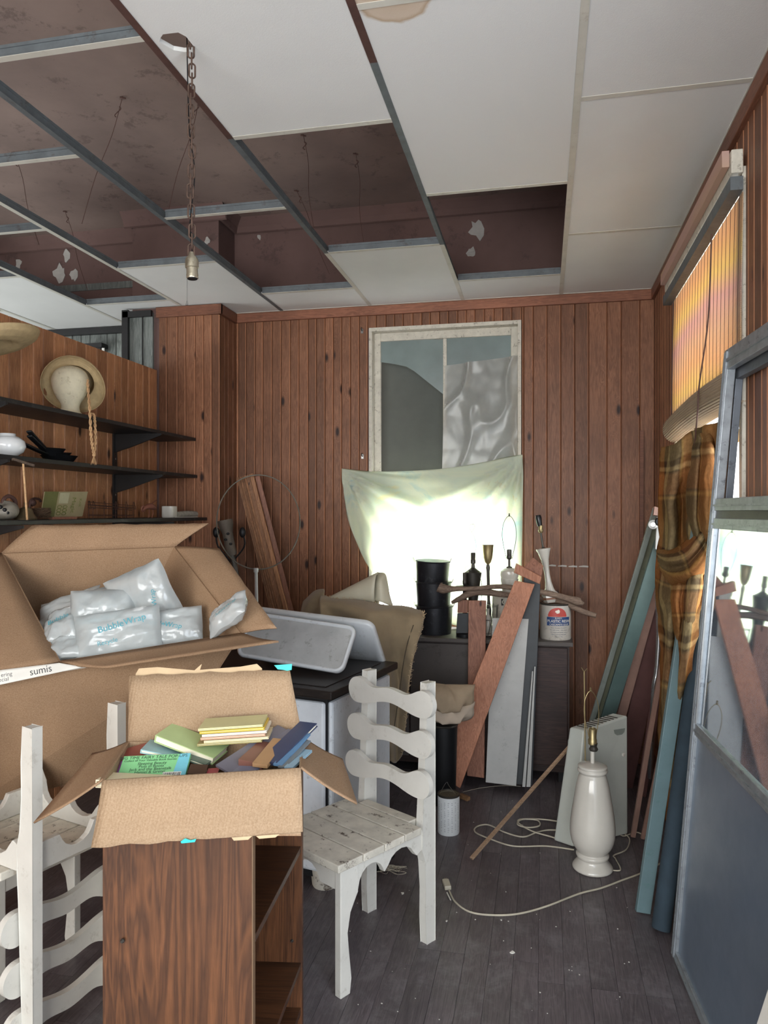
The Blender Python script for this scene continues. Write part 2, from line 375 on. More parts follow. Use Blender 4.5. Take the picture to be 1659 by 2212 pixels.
# chimney breast and the side return
ch = struct('wall_chimney', wallbox((XC0, YC+.013, 0), (XC1-.013, YB+.1, ZC)), M_plasterw)
planks(ch, (XC1, YC+.013, 0), PI, XC1-XP-.01, lambda a: [(.09, ZT-.02)], M_wall, (.058, .07, .078), 2)
planks(ch, (XC1-.013, YB+.013, 0), -PI/2, YB-YC+.013, lambda a: [(.09, ZT-.02)], M_wall, (.06, .078, .092), 4)
gp = obj('grey_panel', MB().bb((XC0-.03, YC-.005, 1.9), (XP-.03, YC+.013, ZT-.03)), M_grey, ch); gp['label'] = 'grey board panelling on the chimney breast'
obj('dark_strip', MB().bb((XC0-.055, YC-.03, 1.9), (XC0-.01, YC-.005, ZT-.01)).bb((XC0-.05, YC-.03, ZT-.06), (XP-.03, YC-.006, ZT-.02)).bb((XP-.105, YC-.012, 1.9), (XP-.1, YC-.004, ZT-.05)), M_black, ch)
# low partition
wp = struct('wall_partition', wallbox((XP-.09, .2, 0), (XP-.013, YC, ZP-.002)), M_grey)
planks(wp, (XP-.013, YC, 0), -PI/2, YC-.2, lambda a: [(0, ZP)], M_wallL, (.075, .088, .105), 6)
# grey panelled wall behind it
wg = struct('wall_far', wallbox((XL, 4.955, 0), (XC0, 5.1, ZT+.02)), M_black)
planks(wg, (XC0, 4.96, 0), PI, 2.2, lambda a: [(1.6, ZT-.05)], M_grey, (.075, .11, .14), 8)
rg_ = thing('picture_rail', 'small dark shelf bracket with white tag on grey far wall', 'bracket', PY(205, 750, 4.93))
obj('bracket', MB().box(PY(205, 748, 4.9), (.16, .08, .03)).box(PY(205, 754, 4.91), (.13, .05, .05)), M_black, rg_)
obj('white_tag', MB().box(PY(223, 757, 4.85), (.02, .006, .035)), M_paper, rg_)
# trims along the ceiling and the floor
struct('trim_1', MB().bb((XC1, YB-.02, ZT-.065), (XR, YB+.005, ZT-.003)), M_trimx, bevel=.003)
struct('trim_2', MB().bb((XR-.02, 1.2, ZT-.065), (XR+.004, YB-.02, ZT-.003)), M_trimy, bevel=.003)
struct('trim_3', MB().bb((XP, YC-.02, ZT-.07), (XC1+.02, YC+.003, ZT-.003)).bb((XC1-.003, YC-.02, ZT-.07), (XC1+.02, YB-.02, ZT-.003)), M_trimx, bevel=.003)
struct('trim_4', MB().bb((XC0-2.3, 4.91, ZT-.05), (XC0-.03, 4.948, ZT-.004)), M_black)
struct('baseboard_back', MB().bb((XC1, YB-.02, 0), (XR, YB+.004, .11)), M_trimx, bevel=.004)
struct('baseboard_right', MB().bb((XR-.02, 1.2, 0), (XR+.004, YB-.02, .11)), M_trimy, bevel=.004)
# real plaster ceiling, crown moulding, peeled patches
ce = struct('ceiling', wallbox((XL, YF, ZC), (XR+.14, YB+.14, ZC+.1)), M_plaster)
cm = MB()
def crown(a, b, n):
    a = Vector(a); b = Vector(b); n = Vector(n); pr = [(0, -.09), (.015, -.085), (.025, -.05), (.05, -.02), (.07, 0), (0, 0)]
    cm.grid([[p+n*q+V(0, 0, h) for q, h in pr] for p in (a, b)], True)
crown((XR, YB, ZC), (XC1, YB, ZC), (0, -1, 0)); crown((XC1, YB, ZC), (XC1, YC, ZC), (1, 0, 0)); crown((XC1+.05, YC, ZC), (XC0-.05, YC, ZC), (0, -1, 0))
crown((XC0, YC, ZC), (XC0, YB, ZC), (-1, 0, 0)); crown((XC0, YB, ZC), (XL, YB, ZC), (0, -1, 0))
struct('trim_5', cm, M_plasterw)
def blob(cx, cy, r, n=11, seed=0, sx=1, sy=1):
    rg = random.Random(seed); return [(cx+math.cos(2*PI*i/n)*r*sx*rg.uniform(.45, 1.2), cy+math.sin(2*PI*i/n)*r*sy*rg.uniform(.45, 1.2)) for i in range(n)]
pm = MB()
for i, (px, py, r, Y) in enumerate(((130, 590, .055, YB), (145, 552, .04, YB), (160, 595, .035, YB), (448, 520, .022, YC), (453, 540, .015, YC), (560, 512, .018, YB), (1030, 495, .06, YB), (1018, 545, .03, YB), (40, 570, .03, YB))):
    c = PY(px, py, Y+.012); pm.poly(blob(c.x, c.z, r, seed=i+3, sy=1.3), .004, lambda x, z, h, y=Y+.0125: V(x, y-h-.003*math.sin(x*90), z))
obj('peeled_patch', pm, M_peel, wb)['label'] = 'pale peeled patches of paint above the tile ceiling'
br = MB(); a = PY(575, 612, YB-.05); b = PY(735, 600, YB-.05)
br.bb((a.x, YB-.1, 2.94), (b.x, YB+.012, 3.02)); obj('loose_board', br, M_trimx, wb)
obj('patterned_border', MB().bb((PY(0, 640, YB).x, YB+.005, PY(0, 640, YB).z), (XC0-.02, YB+.012, PY(0, 632, YB).z+.02)), M_grey, wb)
# ------------------------------------------------------------------ dropped tile ceiling
XS = [XR, .112, -.504, -1.12, -1.736, -2.352, -2.968, -3.584, -4.2, -4.816]
ROW = {0: [4.99, 3.77, 2.54, 1.32, .1, -1.12, -2.34], 1: [4.99, 4.39, 3.17, 1.95, .73, -.49, -1.71]}
cg = struct('ceiling.001', MB().bb((XR-.022, YF, ZT-.002), (XR+.01, 4.8, ZT+.025)).bb((XC1, 4.778, ZT-.002), (XR, 4.81, ZT+.025)), M_white)
rb = MB()
def tee(mbw, mbf, a, b, wid=.024):
    a = Vector(a); b = Vector(b); s = (b-a).cross(V(0, 0, 1)).normalized()
    mbw.hexa([a+s*.0015, b+s*.0015, b-s*.0015, a-s*.0015]+[q+V(0, 0, .038) for q in (a+s*.0015, b+s*.0015, b-s*.0015, a-s*.0015)])
    mbw.hexa([q+V(0, 0, .03) for q in (a+s*.005, b+s*.005, b-s*.005, a-s*.005)]+[q+V(0, 0, .04) for q in (a+s*.005, b+s*.005, b-s*.005, a-s*.005)])
    w = wid/2; mbf.hexa([q-V(0, 0, .0015) for q in (a+s*w, b+s*w, b-s*w, a-s*w)]+[a+s*w, b+s*w, b-s*w, a-s*w])
def add_tee(name, a, b, mf):
    w, f = MB(), MB(); tee(w, f, a, b); o = obj(name, w, M_galv, cg); obj('flange', f, mf, o); return o
for i, x in enumerate(XS[1:]):
    yend = 4.79 if x > XC1 else (YC-.02 if x > XC0 else 4.94)
    mf = M_rust if i == 2 else M_white
    if i == 2:
        add_tee('main_tee', (x, YF, ZT), (x, 2.54, ZT), M_rust); add_tee('main_tee', (x, 2.54, ZT), (x, 3.77, ZT), M_galv); add_tee('main_tee', (x, 3.77, ZT), (x, yend, ZT), M_white)
    elif i == 1:
        add_tee('main_tee', (x, YF, ZT), (x, 2.2, ZT), M_rust); add_tee('main_tee', (x, 2.2, ZT), (x, 3.77, ZT), M_galv); add_tee('main_tee', (x, 3.77, ZT), (x, yend, ZT), M_white)
    else: add_tee('main_tee', (x, YF, ZT), (x, yend, ZT), M_galv if i in (3,) else M_white)
OPEN = {(1, 1), (2, 1), (3, 1), (3, 2), (3, 3), (3, 4), (4, 1), (4, 2), (4, 3), (4, 4), (5, 1), (5, 2), (5, 3), (5, 4), (6, 1), (6, 2), (6, 3), (6, 4), (7, 1), (7, 2), (7, 3), (7, 4), (8, 1), (8, 2)}
tiles = {}
for c in range(9):
    par = {0: 0, 1: 1, 2: 0, 3: 1, 4: 0, 5: 1, 6: 0, 7: 1, 8: 0}[c]; rows = ROW[par]; x1, x0 = XS[c], XS[c+1]
    for r in range(len(rows)-1):
        y1, y0 = rows[r], rows[r+1]
        ymax = 4.79 if c < 4 else 4.94
        yy = min(y1, ymax)
        if c == 3 and r == 0: pass
        if y0 > 1.2: add_tee('cross_tee', (x0+.012, y0, ZT+.0005), (x1-.012, y0, ZT+.0005), M_white)
        if (c, r) in OPEN: continue
        g = .004
        if c == 2 and r == 2: continue
        o = obj('ceiling_tile', MB().bb((x0+g, y0+g, ZT+.001), (x1-g, yy-g, ZT+.014)), M_tile, cg); tiles[(c, r)] = o
# tile with the ragged hole for the lamp chain, and stained tile
x1, x0, y1, y0 = XS[2], XS[3], 2.54, 1.32
hc = PZ(383, 96, ZT)
hole = [PZ(px, py, ZT) for px, py in ((346, 84), (352, 75), (368, 73), (385, 71), (402, 80), (416, 98), (421, 104), (416, 112), (398, 113), (375, 109), (352, 96), (344, 91))]
o = obj('ceiling_tile', MB().poly([(x0+.004, y0+.004), (x1-.004, y0+.004), (x1-.004, y1-.004), (x0+.004, y1-.004)], .013, lambda x, y, h: V(x, y, ZT+.001+h), [[(p.x, p.y) for p in hole]]), M_tile, cg)
o['label'] = 'white ceiling tile with a ragged hole round the lamp chain'
m, t, b, oo = nt('water stained tile'); tc = node(t, 'TexCoord'); vec = tc.outputs['Object']
sp = node(t, 'VectorMath', operation='SUBTRACT'); st = PZ(845, -10, ZT); tl = tiles.get((1, 2))
sp.inputs[1].default_value = st; t.links.new(vec, sp.inputs[0]); mp = node(t, 'Mapping'); mp.inputs['Scale'].default_value = (1, 1.0, 0); t.links.new(sp.outputs[0], mp.inputs[0])
le = node(t, 'VectorMath', operation='LENGTH'); t.links.new(mp.outputs[0], le.inputs[0]); nn = node(t, 'TexNoise', Scale=5.0, Detail=4.0); t.links.new(vec, nn.inputs['Vector'])
ad = node(t, 'Math', operation='MULTIPLY_ADD'); ad.inputs[1].default_value = .12; t.links.new(nn.outputs[0], ad.inputs[0]); t.links.new(le.outputs['Value'], ad.inputs[2])
c = ramp(t, ad.outputs[0], [(.10, hx('c3b09b')), (.155, hx('c9b8a5')), (.168, hx('b39d84')), (.18, hx('d9d9d6'))]); t.links.new(c, b.inputs[0]); b.inputs['Roughness'].default_value = .9
t.nodes.active = None; bump(t, b, noi(t, vec, 320, 3), .5, .001)
for k in ((1, 2), (1, 3)):
    if k in tiles:
        tt = tiles[k]; tt.data.materials.clear(); tt.data.materials.append(m)
        off = chain_matrix(tt); 
o2 = tiles.get((1, 2)); inv = chain_matrix(cg).inverted(); sp.inputs[1].default_value = inv @ st
# hangers
hw = MB()
for (ax, ay), (bx, by) in (((265, 208), (135, 470)), ((432, 205), (360, 455)), ((30, 328), (10, 450)), ((655, 290), (642, 440)), ((768, 330), (748, 460)), ((140, 455), (128, 500)), ((640, 410), (628, 440))):
    a = PZ(ax, ay, ZC); b_ = Vector((a.x, a.y, ZT+.04)); 
    q = PZ(bx, by, ZT+.1) if by < 1000 else b_
    d = (q-a); d.z = ZT+.06-ZC; d.x = max(-.25, min(.25, d.x)); d.y = max(-.12, min(.12, d.y))
    pts = [a, a+d*.3+V(.01, 0, 0), a+d*.62+V(-.008, 0, 0), a+d]; hw.tube(cr(pts, 4), .0016, 5); hw.tube([a+V(-.014, 0, -.004), a+V(.014, .004, -.01)], .004, 5)
    hw.tube(cr([a+d*.08, a+d*.1+V(.012, 0, 0), a+d*.14+V(-.01, 0, 0), a+d*.16], 3), .0025, 5)
obj('hanger_wire', hw, M_rust, cg)
# ------------------------------------------------------------------ back window
wn = struct('window_1', MB(), None, loc=(WX0, YB, WZ0)) if False else None
Fm = MB(); fw = .03
Fm.bb((WX0, YB-.006, WZ0), (WX0+.022, YB+.1, WZ1)).bb((WX1-.022, YB-.006, WZ0), (WX1, YB+.1, WZ1)).bb((WX0+.022, YB-.006, WZ1-.025), (WX1-.022, YB+.1, WZ1))
M_oldw = plain('flaking window paint', 'c9c4b6', .6, var=.12, vs=25, dirt='6b6457', dirt_amt=.75)
wn = struct('window_1', Fm, M_oldw, bevel=.002)
mz = (WZ0+WZ1)/2-.12; mx = PY(961, 850, YB+.06).x; sz = 1.60
def sash(z0, z1, y, nm):
    s = MB(); a, b = WX0+.022, WX1-.022; w = .045
    s.bb((a, y, z0), (a+w, y+.03, z1)).bb((b-w, y, z0), (b, y+.03, z1)).bb((a+w, y, z1-w*1.2), (b-w, y+.03, z1)).bb((a+w, y, z0), (b-w, y+.03, z0+w)).bb((mx-.012, y+.004, z0+w), (mx+.012, y+.026, z1-w*1.2))
    return obj(nm, s, M_oldw, wn, bevel=.003)
s1 = sash(sz, WZ1-.025, YB+.055, 'upper_sash'); s2 = sash(WZ0, sz+.045, YB+.02, 'lower_sash')
M_frost = thin('dusty blue glass', '8b9c9a', trans=.35, transp=.12, gloss=.08, rough=.25, var=.18, vs=3, bm=.05)
gy = YB+.068; zz = lambda py, px=880: PY(px, py, gy).z
xx = lambda px: PY(px, 800, gy).x
Fp = lambda x, z, h: V(x, gy+h, z)
out = [(px, py) for px, py in ((820, 735), (962, 733), (958, 852), (940, 838), (915, 818), (895, 802), (878, 792), (850, 786), (820, 782))]
obj('broken_pane', MB().poly([(xx(px), zz(py, px)) for px, py in out][::-1], .003, Fp), M_frost, s1)['label'] = 'dusty pane with its lower part broken away'
obj('pane', MB().bb((mx+.012, gy, sz+.04), (WX1-.06, gy+.003, WZ1-.07)), M_frost, s1)
M_clear = thin('clear window glass', 'c8d0cf', trans=.5, transp=.93, gloss=.0, rough=.02, bm=0)
obj('pane', MB().bb((WX0+.06, YB+.034, WZ0+.04), (WX1-.06, YB+.037, sz)), M_clear, s2)
M_board = plain('grey blocking board', '5b5e59', .85, var=.06)
obj('blocking_board', MB().bb((WX0+.02, YB+.2, sz-.1), (WX1-.02, YB+.215, WZ1)), M_board, wn)
# crumpled plastic sheet over the right pane
M_poly = thin('crumpled clear plastic', 'c3c2bb', trans=.45, transp=.35, gloss=.02, rough=.3, var=.12, vs=9, bm=.35, bs=12)
def psheet(px, py, k): 
    p = PY(px, py, YB+.03); return p+V(0, -.022*max(0, nz(V(px*.02, py*.013, k), 1.1))-.022*max(0, 1-abs(nz(V(px*.016+py*.004, py*.008, 2), 1))*3.2)**2-.004*abs(nz(V(px*.05, py*.03, 5), 1)), 0)
rows = []
for j in range(61):
    v = j/60; l = 962-8*v; r = 1122-6*v; top = lerp(790, 768, 0)
    rows.append([psheet(lerp(l, r, i/48), lerp(lerp(790, 768, i/48), 1045, v), 3) for i in range(49)])
ps = obj('plastic_sheet', MB().grid([r for r in rows]), M_poly, loc=None, smooth='all')
tag(ps, 'crumpled clear plastic sheet taped over the right pane of the back window', 'plastic sheet')
# glowing cloth pinned over the lower half
def cstripes(t, raw, col):
    n = noi(t, raw, 2.2, 6, .6, 1.5); c1 = ramp(t, n, [(.33, hx('c6ddda')), (.45, hx('ebeedb')), (.58, hx('e0e8da')), (.72, hx('eee4b4'))])
    n2 = noi(t, raw, 3.1, 9, .75, .8); f = ramp(t, n2, [(.62, (0, 0, 0, 1)), (.70, (.6, .6, .6, 1))]); return mix(t, f, c1, hx('d8ab62'))
M_cloth = thin('thin tie-dyed cloth', 'e0e8d4', trans=.5, transp=.05, gloss=0, stripes=cstripes, bm=.15, bs=160)
ctl = [[(738, 1012), (800, 1017), (870, 1017), (960, 1012), (1050, 998), (1090, 988), (1129, 982)],
       [(741, 1040), (800, 1050), (880, 1060), (970, 1060), (1050, 1052), (1095, 1040), (1130, 1020)],
       [(744, 1080), (795, 1095), (880, 1110), (970, 1120), (1050, 1115), (1100, 1100), (1129, 1080)],
       [(757, 1130), (805, 1150), (880, 1170), (970, 1180), (1050, 1175), (1100, 1165), (1128, 1150)],
       [(775, 1180), (820, 1205), (890, 1225), (970, 1240), (1050, 1240), (1100, 1235), (1127, 1225)],
       [(790, 1215), (840, 1250), (900, 1275), (975, 1300), (1050, 1305), (1100, 1300), (1128, 1290)],
       [(815, 1255), (860, 1290), (915, 1320), (980, 1350), (1050, 1360), (1100, 1360), (1130, 1350)]]
cols = []
for j, r in enumerate(ctl):
    rr = []
    for i, (px, py) in enumerate(r):
        e = min(i, 6-i)/3; rr.append(PY(px, py, YB-.035-.05*e*(j/6)-.012*((i+j) % 2)))
    cols.append(rr)
g = surf(cols, 8, 8)
tl_, tr_ = g[0][0], g[0][-1]
for j, r in enumerate(g):
    for i, p in enumerate(r):
        for c in (tl_, tr_):                       # folds fanning out of the two pinned corners
            q = p-c; d = q.length; an = math.atan2(q.z, abs(q.x)+1e-6)
            p.y += -(.034*math.sin(an*17)+.016*math.sin(an*31+1))*max(0, 1-d/1.2)*min(1, d/.15)
cl = obj('cloth_curtain', MB().grid(g), M_cloth, smooth='all', solid=.0012)
tag(cl, 'pale green and yellow cloth pinned over the bright lower half of the back window', 'cloth')
# ------------------------------------------------------------------ right window with bamboo blind
rw = MB().bb((XR-.012, RW0, RZ0), (XR+.12, RW0+.04, RZ1)).bb((XR-.012, RW1-.04, RZ0), (XR+.12, RW1, RZ1)).bb((XR-.012, RW0, RZ1-.05), (XR+.12, RW1, RZ1)).bb((XR-.04, RW0-.03, RZ0-.03), (XR+.12, RW1+.03, RZ0))
w2 = struct('window_2', rw, M_oldw, bevel=.003)
obj('sash', MB().bb((XR+.07, RW0+.04, RZ0), (XR+.1, RW0+.09, RZ1-.05)).bb((XR+.07, RW1-.09, RZ0), (XR+.1, RW1-.04, RZ1-.05)).bb((XR+.07, RW0+.09, 1.82), (XR+.1, RW1-.09, 1.87)).bb((XR+.07, RW0+.09, RZ0), (XR+.1, RW1-.09, RZ0+.05)), M_oldw, w2)
obj('pane', MB().bb((XR+.083, RW0+.09, RZ0+.05), (XR+.086, RW1-.09, 1.82)).bb((XR+.083, RW0+.09, 1.87), (XR+.086, RW1-.09, RZ1-.05)), M_clear, w2)
obj('wooden_valance', MB().bb((XR-.05, RW0-.02, RZ1-.03), (XR-.012, RW1+.05, RZ1+.05)), M_oldw, w2, bevel=.004)
def bst(t, raw, col):
    n = noi(t, raw, .8, 3); s = node(t, 'SeparateXYZ'); t.links.new(raw, s.inputs[0])
    a = node(t, 'MathMULT' if False else 'Math', operation='MULTIPLY_ADD'); a.inputs[1].default_value = 2.6; t.links.new(s.outputs[2], a.inputs[0]); t.links.new(n, a.inputs[2])
    f = node(t, 'Math', operation='FRACT'); t.links.new(a.outputs[0], f.inputs[0])
    return ramp(t, f.outputs[0], [(0, hx('e0bf98')), (.25, hx('dcc0a4')), (.5, hx('d9b9b0')), (.75, hx('e2cc92')), (1, hx('e0bf98'))])
M_bam = thin('striped bamboo reed', 'd9b070', trans=.38, transp=.05, gloss=0, stripes=bst, bm=.1)
bl = thing('bamboo_blind', 'striped bamboo roll-up blind hanging in the right window', 'blind', (XR-.03, (RW0+RW1)/2, 1.98))
s = MB(); yb0, yb1 = RW0-.03, RW1-.0; z = 2.62; k = 0
while z > 2.0:
    xo = XR-.016-.008*math.sin((2.62-z)*2.6); s.bb((xo-.0015, yb0, z-.0052), (xo+.0015, yb1, z)); z -= .0064; k += 1
o = obj('reed_slats', s, M_bam, bl); o['kind'] = 'stuff'
cs = MB()
for i in range(22):
    y = lerp(yb0+.03, yb1-.03, i/21); cs.tube([(XR-.0195-.008*math.sin(f*1.6), y, 2.62-.62*f) for f in [q/8 for q in range(9)]], .0011, 4)
o = obj('warp_string', cs, M_rust, bl); o['kind'] = 'stuff'
obj('pull_cord', MB().tube(cr([V(XR-.035, 3.05, 2.63), V(XR-.045, 3.06, 2.3), V(XR-.075, 3.07, 2.05), V(XR-.078, 3.09, 1.94), V(XR-.075, 3.16, 1.82), V(XR-.06, 3.22, 1.76)], 6), .003, 6), M_rust, bl); obj('pull_cord', MB().tube([(XR-.02, yb1-.02, 2.63), (XR-.03, yb1-.02, 1.98)], .0025, 5), M_rust, bl)
obj('head_rail', MB().bb((XR-.06, yb0-.02, 2.62), (XR-.02, yb1+.04, 2.665)), M_galv, bl)
rl = MB(); M_rollb = thin('rolled reed', 'c2b19b', trans=.25, transp=.0, gloss=0, bm=.1)
rr = .064
for i in range(40):
    a = 2*PI*i/40; c = V(XR+.0, 0, 1.985); q = lambda y: c+V(math.cos(a)*rr, y, math.sin(a)*rr+.02*math.sin((y-yb0)/(yb1-yb0)*PI)-(y-yb0)*.01)
    rl.tube([q(lerp(yb0+.03, yb1-.0, f/6)) for f in range(7)], .006, 5)
for i in range(26):
    a = 2*PI*i/13; r2 = rr*(.84-.024*i); c = V(XR+.0, 0, 1.985); rl.tube([c+V(math.cos(a)*r2, yb0+.034, math.sin(a)*r2), c+V(math.cos(a)*r2, yb1-.002, math.sin(a)*r2)], .006, 5)
obj('rolled_end', rl, M_rollb, bl, smooth=True)
o = obj('strip_of_reed', MB().bb((XR-.075, RW0, RZ1-.0), (XR-.052, RW1+.02, RZ1+.055)), M_bam, bl)
# ================================================================== FOREGROUND
# ------------------------------------------------------------------ ladder-back chairs (one template, local: x across the back, -y forward)
def bone(k=0):
    t = []; b = []
    for i in range(49):
        u = -math.cos(PI*i/48); a = abs(u); e = math.sqrt(max(0, 1-max(0, (a-.78)/.22)**2)); x = u*.215
        top = .022+.030*(.5-.5*math.cos(PI*min(1, a/.8)*2/1)) if False else .020+.012*math.cos(PI*a*2.4)*(a < .42)+.0
        top = {0: 0}.get(0)+(.026+.005*math.cos(PI*a/.38) if a < .38 else .0345-.0135*math.cos(PI*min(1, (a-.38)/.40)))
        bot = -(.036-.014*math.cos(PI*min(1, a/.74)))
        cy = .0; t.append((x, cy+top*e)); b.append((x, cy+bot*e))
    return t+b[::-1][1:-1]
def side_leg():
    return [(-.43, 0), (-.388, 0), (-.381, .05), (-.392, .14), (-.398, .2), (-.386, .26), (-.362, .30), (-.352, .315), (-.352, .42), (-.43, .42)]
def side_post():
    return [(-.012, 0), (.033, 0), (.033, .935), (-.012, .935), (-.016, .80), (-.030, .50), (-.036, .42), (-.036, .345), (-.024, .30), (-.016, .2), (-.018, .1)]
def side_apron():
    pts = [(-.352, .42), (-.352, .315)]
    for i in range(1, 8): a = PI*i/8; pts.append((-.288-.06*math.cos(a), .325+.06*math.sin(a)))
    pts.append((-.226, .335))
    for i in range(1, 8): a = PI*i/8; pts.append((-.142-.07*math.cos(a), .330+.058*math.sin(a)))
    pts += [(-.062, .335), (-.036, .345), (-.036, .42)]; return pts
def make_chair(label, M, group):
    t = thing('ladder_back_chair', label, 'chair', None, M=M, group=group)
    hw = .15
    for s in (-1, 1):
        F = lambda y, z, h, s=s: V(s*hw-.014+h, y, z)
        obj('leg', MB().poly(side_leg(), .028, F), M_chair, t, world=False, bevel=.003)
        obj('back_post', MB().poly(side_post()[::-1], .030, F), M_chair, t, world=False, bevel=.003)
        obj('side_apron', MB().poly(side_apron(), .024, lambda y, z, h, s=s: V(s*hw-.012+h, y, z)), M_chair, t, world=False, bevel=.002)
    for yy in (-.428, -.006):
        pts = [(-hw+.014, .42), (-hw+.014, .34), (-.06, .34)]+[(-.055*math.cos(PI*i/8), .34+.05*math.sin(PI*i/8)) for i in range(1, 8)]+[(.06, .34), (hw-.014, .34), (hw-.014, .42)]
        obj('apron', MB().poly(pts, .02, lambda x, z, h, yy=yy: V(x, yy+h, z)), M_chair, t, world=False, bevel=.002)
    y = -.465
    for k, w in enumerate((.112, .1, .1, .086, .052)):
        wd = .192 if k < 4 else .128
        obj('seat_board', MB().bb((-wd, y, .421), (wd, y+w-.005, .446)), M_seat, t, world=False, bevel=.003); y += w
    for z, dy in ((.865, -.002), (.725, -.010), (.585, -.020)):
        obj('back_slat', MB().poly(bone(), .022, lambda x, q, h, z=z, dy=dy: V(x, -.036+dy+h, z+q)), M_chair, t, world=False, bevel=.004)
    return t
def chair_M(p2, p3, z=0, flip=False, tilt=0):
    """p2, p3: (r, d) of the back posts' feet, left hand of the seat first"""
    a = W(*p2); b = W(*p3); x = (b-a).normalized(); y = V(0, 0, 1).cross(x); R = Matrix((x, y, V(0, 0, 1))).transposed().to_4x4()
    if flip: R = R @ Matrix.Rotation(PI, 4, 'Y')
    return Matrix.Translation((a+b)/2+V(0, 0, z)) @ R
cg1 = 'chipped white ladder-back chairs'
ch1 = make_chair('white ladder-back chair standing upright on the floor beside the bookcase, paint worn off its seat', chair_M((-.072, 2.887), (.158, 2.665)), cg1)
ch2 = dup(ch1, chair_M((-.856, 2.40), (-1.025, 2.10), .937, True), 'white ladder-back chair stacked upside down, legs up, left of the bookcase', cg1)
ch3 = dup(ch1, chair_M((-1.60, 2.52), (-1.47, 2.80), 0), 'white ladder-back chair at the left edge, carrying the upside-down one', cg1)
# ------------------------------------------------------------------ bookcase
M_bk = wood('dark walnut laminate', '744b30', '513423', '241410', 'z', rough=.35, ring=14, knots=False, var=.05, spec=.5)
M_bke = plain('bookcase edge', '6e563f', .6)
A0, A1 = W(-.663, 1.745), W(-.307, 1.725); ud = (W(-.2445, 2.245)-A1); ud.z = 0; ux = (A1-A0); wdt = ux.length; ux.normalize(); dl = ud.length; uy = ud.normalized()
HB = .80
bk = thing('bookcase', 'dark wood-grain bookcase with open shelves under the carton of books', 'bookcase', (A0+A1)/2+uy*dl/2, math.atan2(ux.y, ux.x))
def bkb(x0, x1, y0, y1, z0, z1):
    q = lambda x, y, z: A0+ux*x+uy*y+V(0, 0, z)
    return MB().hexa([q(x0, y0, z0), q(x1, y0, z0), q(x1, y1, z0), q(x0, y1, z0), q(x0, y0, z1), q(x1, y0, z1), q(x1, y1, z1), q(x0, y1, z1)])
th = .018
obj('side_panel', bkb(0, wdt, 0, th, 0, HB), M_bk, bk, bevel=.001); obj('side_panel', bkb(0, wdt, dl-th, dl, 0, HB), M_bk, bk, bevel=.001)
M_bks = wood('walnut shelf laminate', '5b3a25', '3e281b', '241410', 'x', rough=.3, ring=16, var=.05, spec=.5, knots=False)
obj('top_panel', bkb(.0, wdt, th, dl-th, HB-th, HB), M_bks, bk); obj('back_panel', bkb(.006, .012, th, dl-th, .03, HB-th), M_bks, bk)
for z in (.545, .195, .06): obj('shelf', bkb(.012, wdt-.003, th, dl-th, z-th, z), M_bks, bk, bevel=.001)
obj('edge_strip', bkb(wdt-.0005, wdt+.002, -.0005, th, .0, HB), M_bke, bk)
for px, py in ((264, 2033), (488, 2049)):
    c = P(px, py, 1.735); obj('screw', MB().lathe([(.0001, .004), (.003, .004), (.005, .001), (.005, -.003)], c-uy*.0, -uy, 10), M_dsteel, bk)
c = A0+ux*(wdt-.03)+uy*(dl-th-.001)+V(0, 0, .26); obj('screw', MB().lathe([(.0001, .004), (.003, .004), (.005, .001), (.005, -.003)], c, -uy, 10), M_dsteel, bk)
# ------------------------------------------------------------------ carton of books
def flap(name, q, t, mat, parent, torn=0, bow=0, seed=0):
    """quad q: hinge a, hinge b, outer b, outer a ; torn edge on the outer side"""
    a, b, c, d = [Vector(x) for x in q]; n = (b-a).cross(d-a).normalized(); N, Mm = 22, 5; rows = []
    for j in range(Mm+1):
        v = j/Mm; r = []
        for i in range(N+1):
            u = i/N; p = lerp(lerp(a, b, u), lerp(d, c, u), v)+n*bow*math.sin(PI*v)*1.0
            if j == Mm and torn: p += (d-a).normalized()*torn*(nz(V(u*9, seed, 0), 1)+.4*nz(V(u*31, seed, 4), 1))
            r.append(p)
        rows.append(r)
    return obj(name, MB().grid(rows), mat, parent, solid=t, smooth='all')
bc = (P(221, 1686, 1.72)+P(626, 1590, 1.96))/2; bc.z = HB
rNL, rNR, rFR, rFL = P(221, 1686, 1.715), P(650, 1659, 1.715), P(653, 1592, 1.965), P(277, 1602, 1.965)
bx = thing('book_carton', 'open corrugated cardboard carton full of books on top of the bookcase', 'carton', bc)
def fl_(p): return V(p.x, p.y, HB+.004)
for q in ((rNL, rNR), (rNR, rFR), (rFR, rFL), (rFL, rNL)):
    obj('wall_panel', MB().slab([fl_(q[0]), fl_(q[1]), q[1], q[0]], .004), M_cardc, bx)
obj('bottom_panel', MB().slab([fl_(rNL)-V(0, 0, .0), fl_(rNR), fl_(rFR), fl_(rFL)], .004), M_card, bx)
f1 = flap('flap', (rNL, rNR, P(654, 1797, 1.655), P(197, 1831, 1.655)), .004, M_cardc, bx, .006, .004, 1)
f2 = flap('flap', (rFL, rFR, P(626, 1447, 2.02), P(279, 1460, 2.02)), .004, M_cardc, bx, .006, .0, 2)
f3 = flap('flap', (rFL, rNL, P(73, 1778, 1.78), P(200, 1628, 2.0)), .004, M_card, bx, .001, .004, 3)
f4 = flap('flap', (rNR, rFR, P(739, 1640, 2.0), P(771, 1737, 1.78)), .004, M_card, bx, .001, .004, 4)
def strip(pts, d, name, mat, parent, t=.0015):
    obj(name, MB().poly([(px, -py) for px, py in pts][::-1], t, lambda x, y, h: P(x, -y, d-h)), mat, parent)
M_teal = plain('teal tape', '2fb3b0', .4)
strip([(592, 1437), (631, 1434), (630, 1447), (620, 1449), (612, 1447), (600, 1446)], 2.012, 'teal_tape', M_teal, bx)
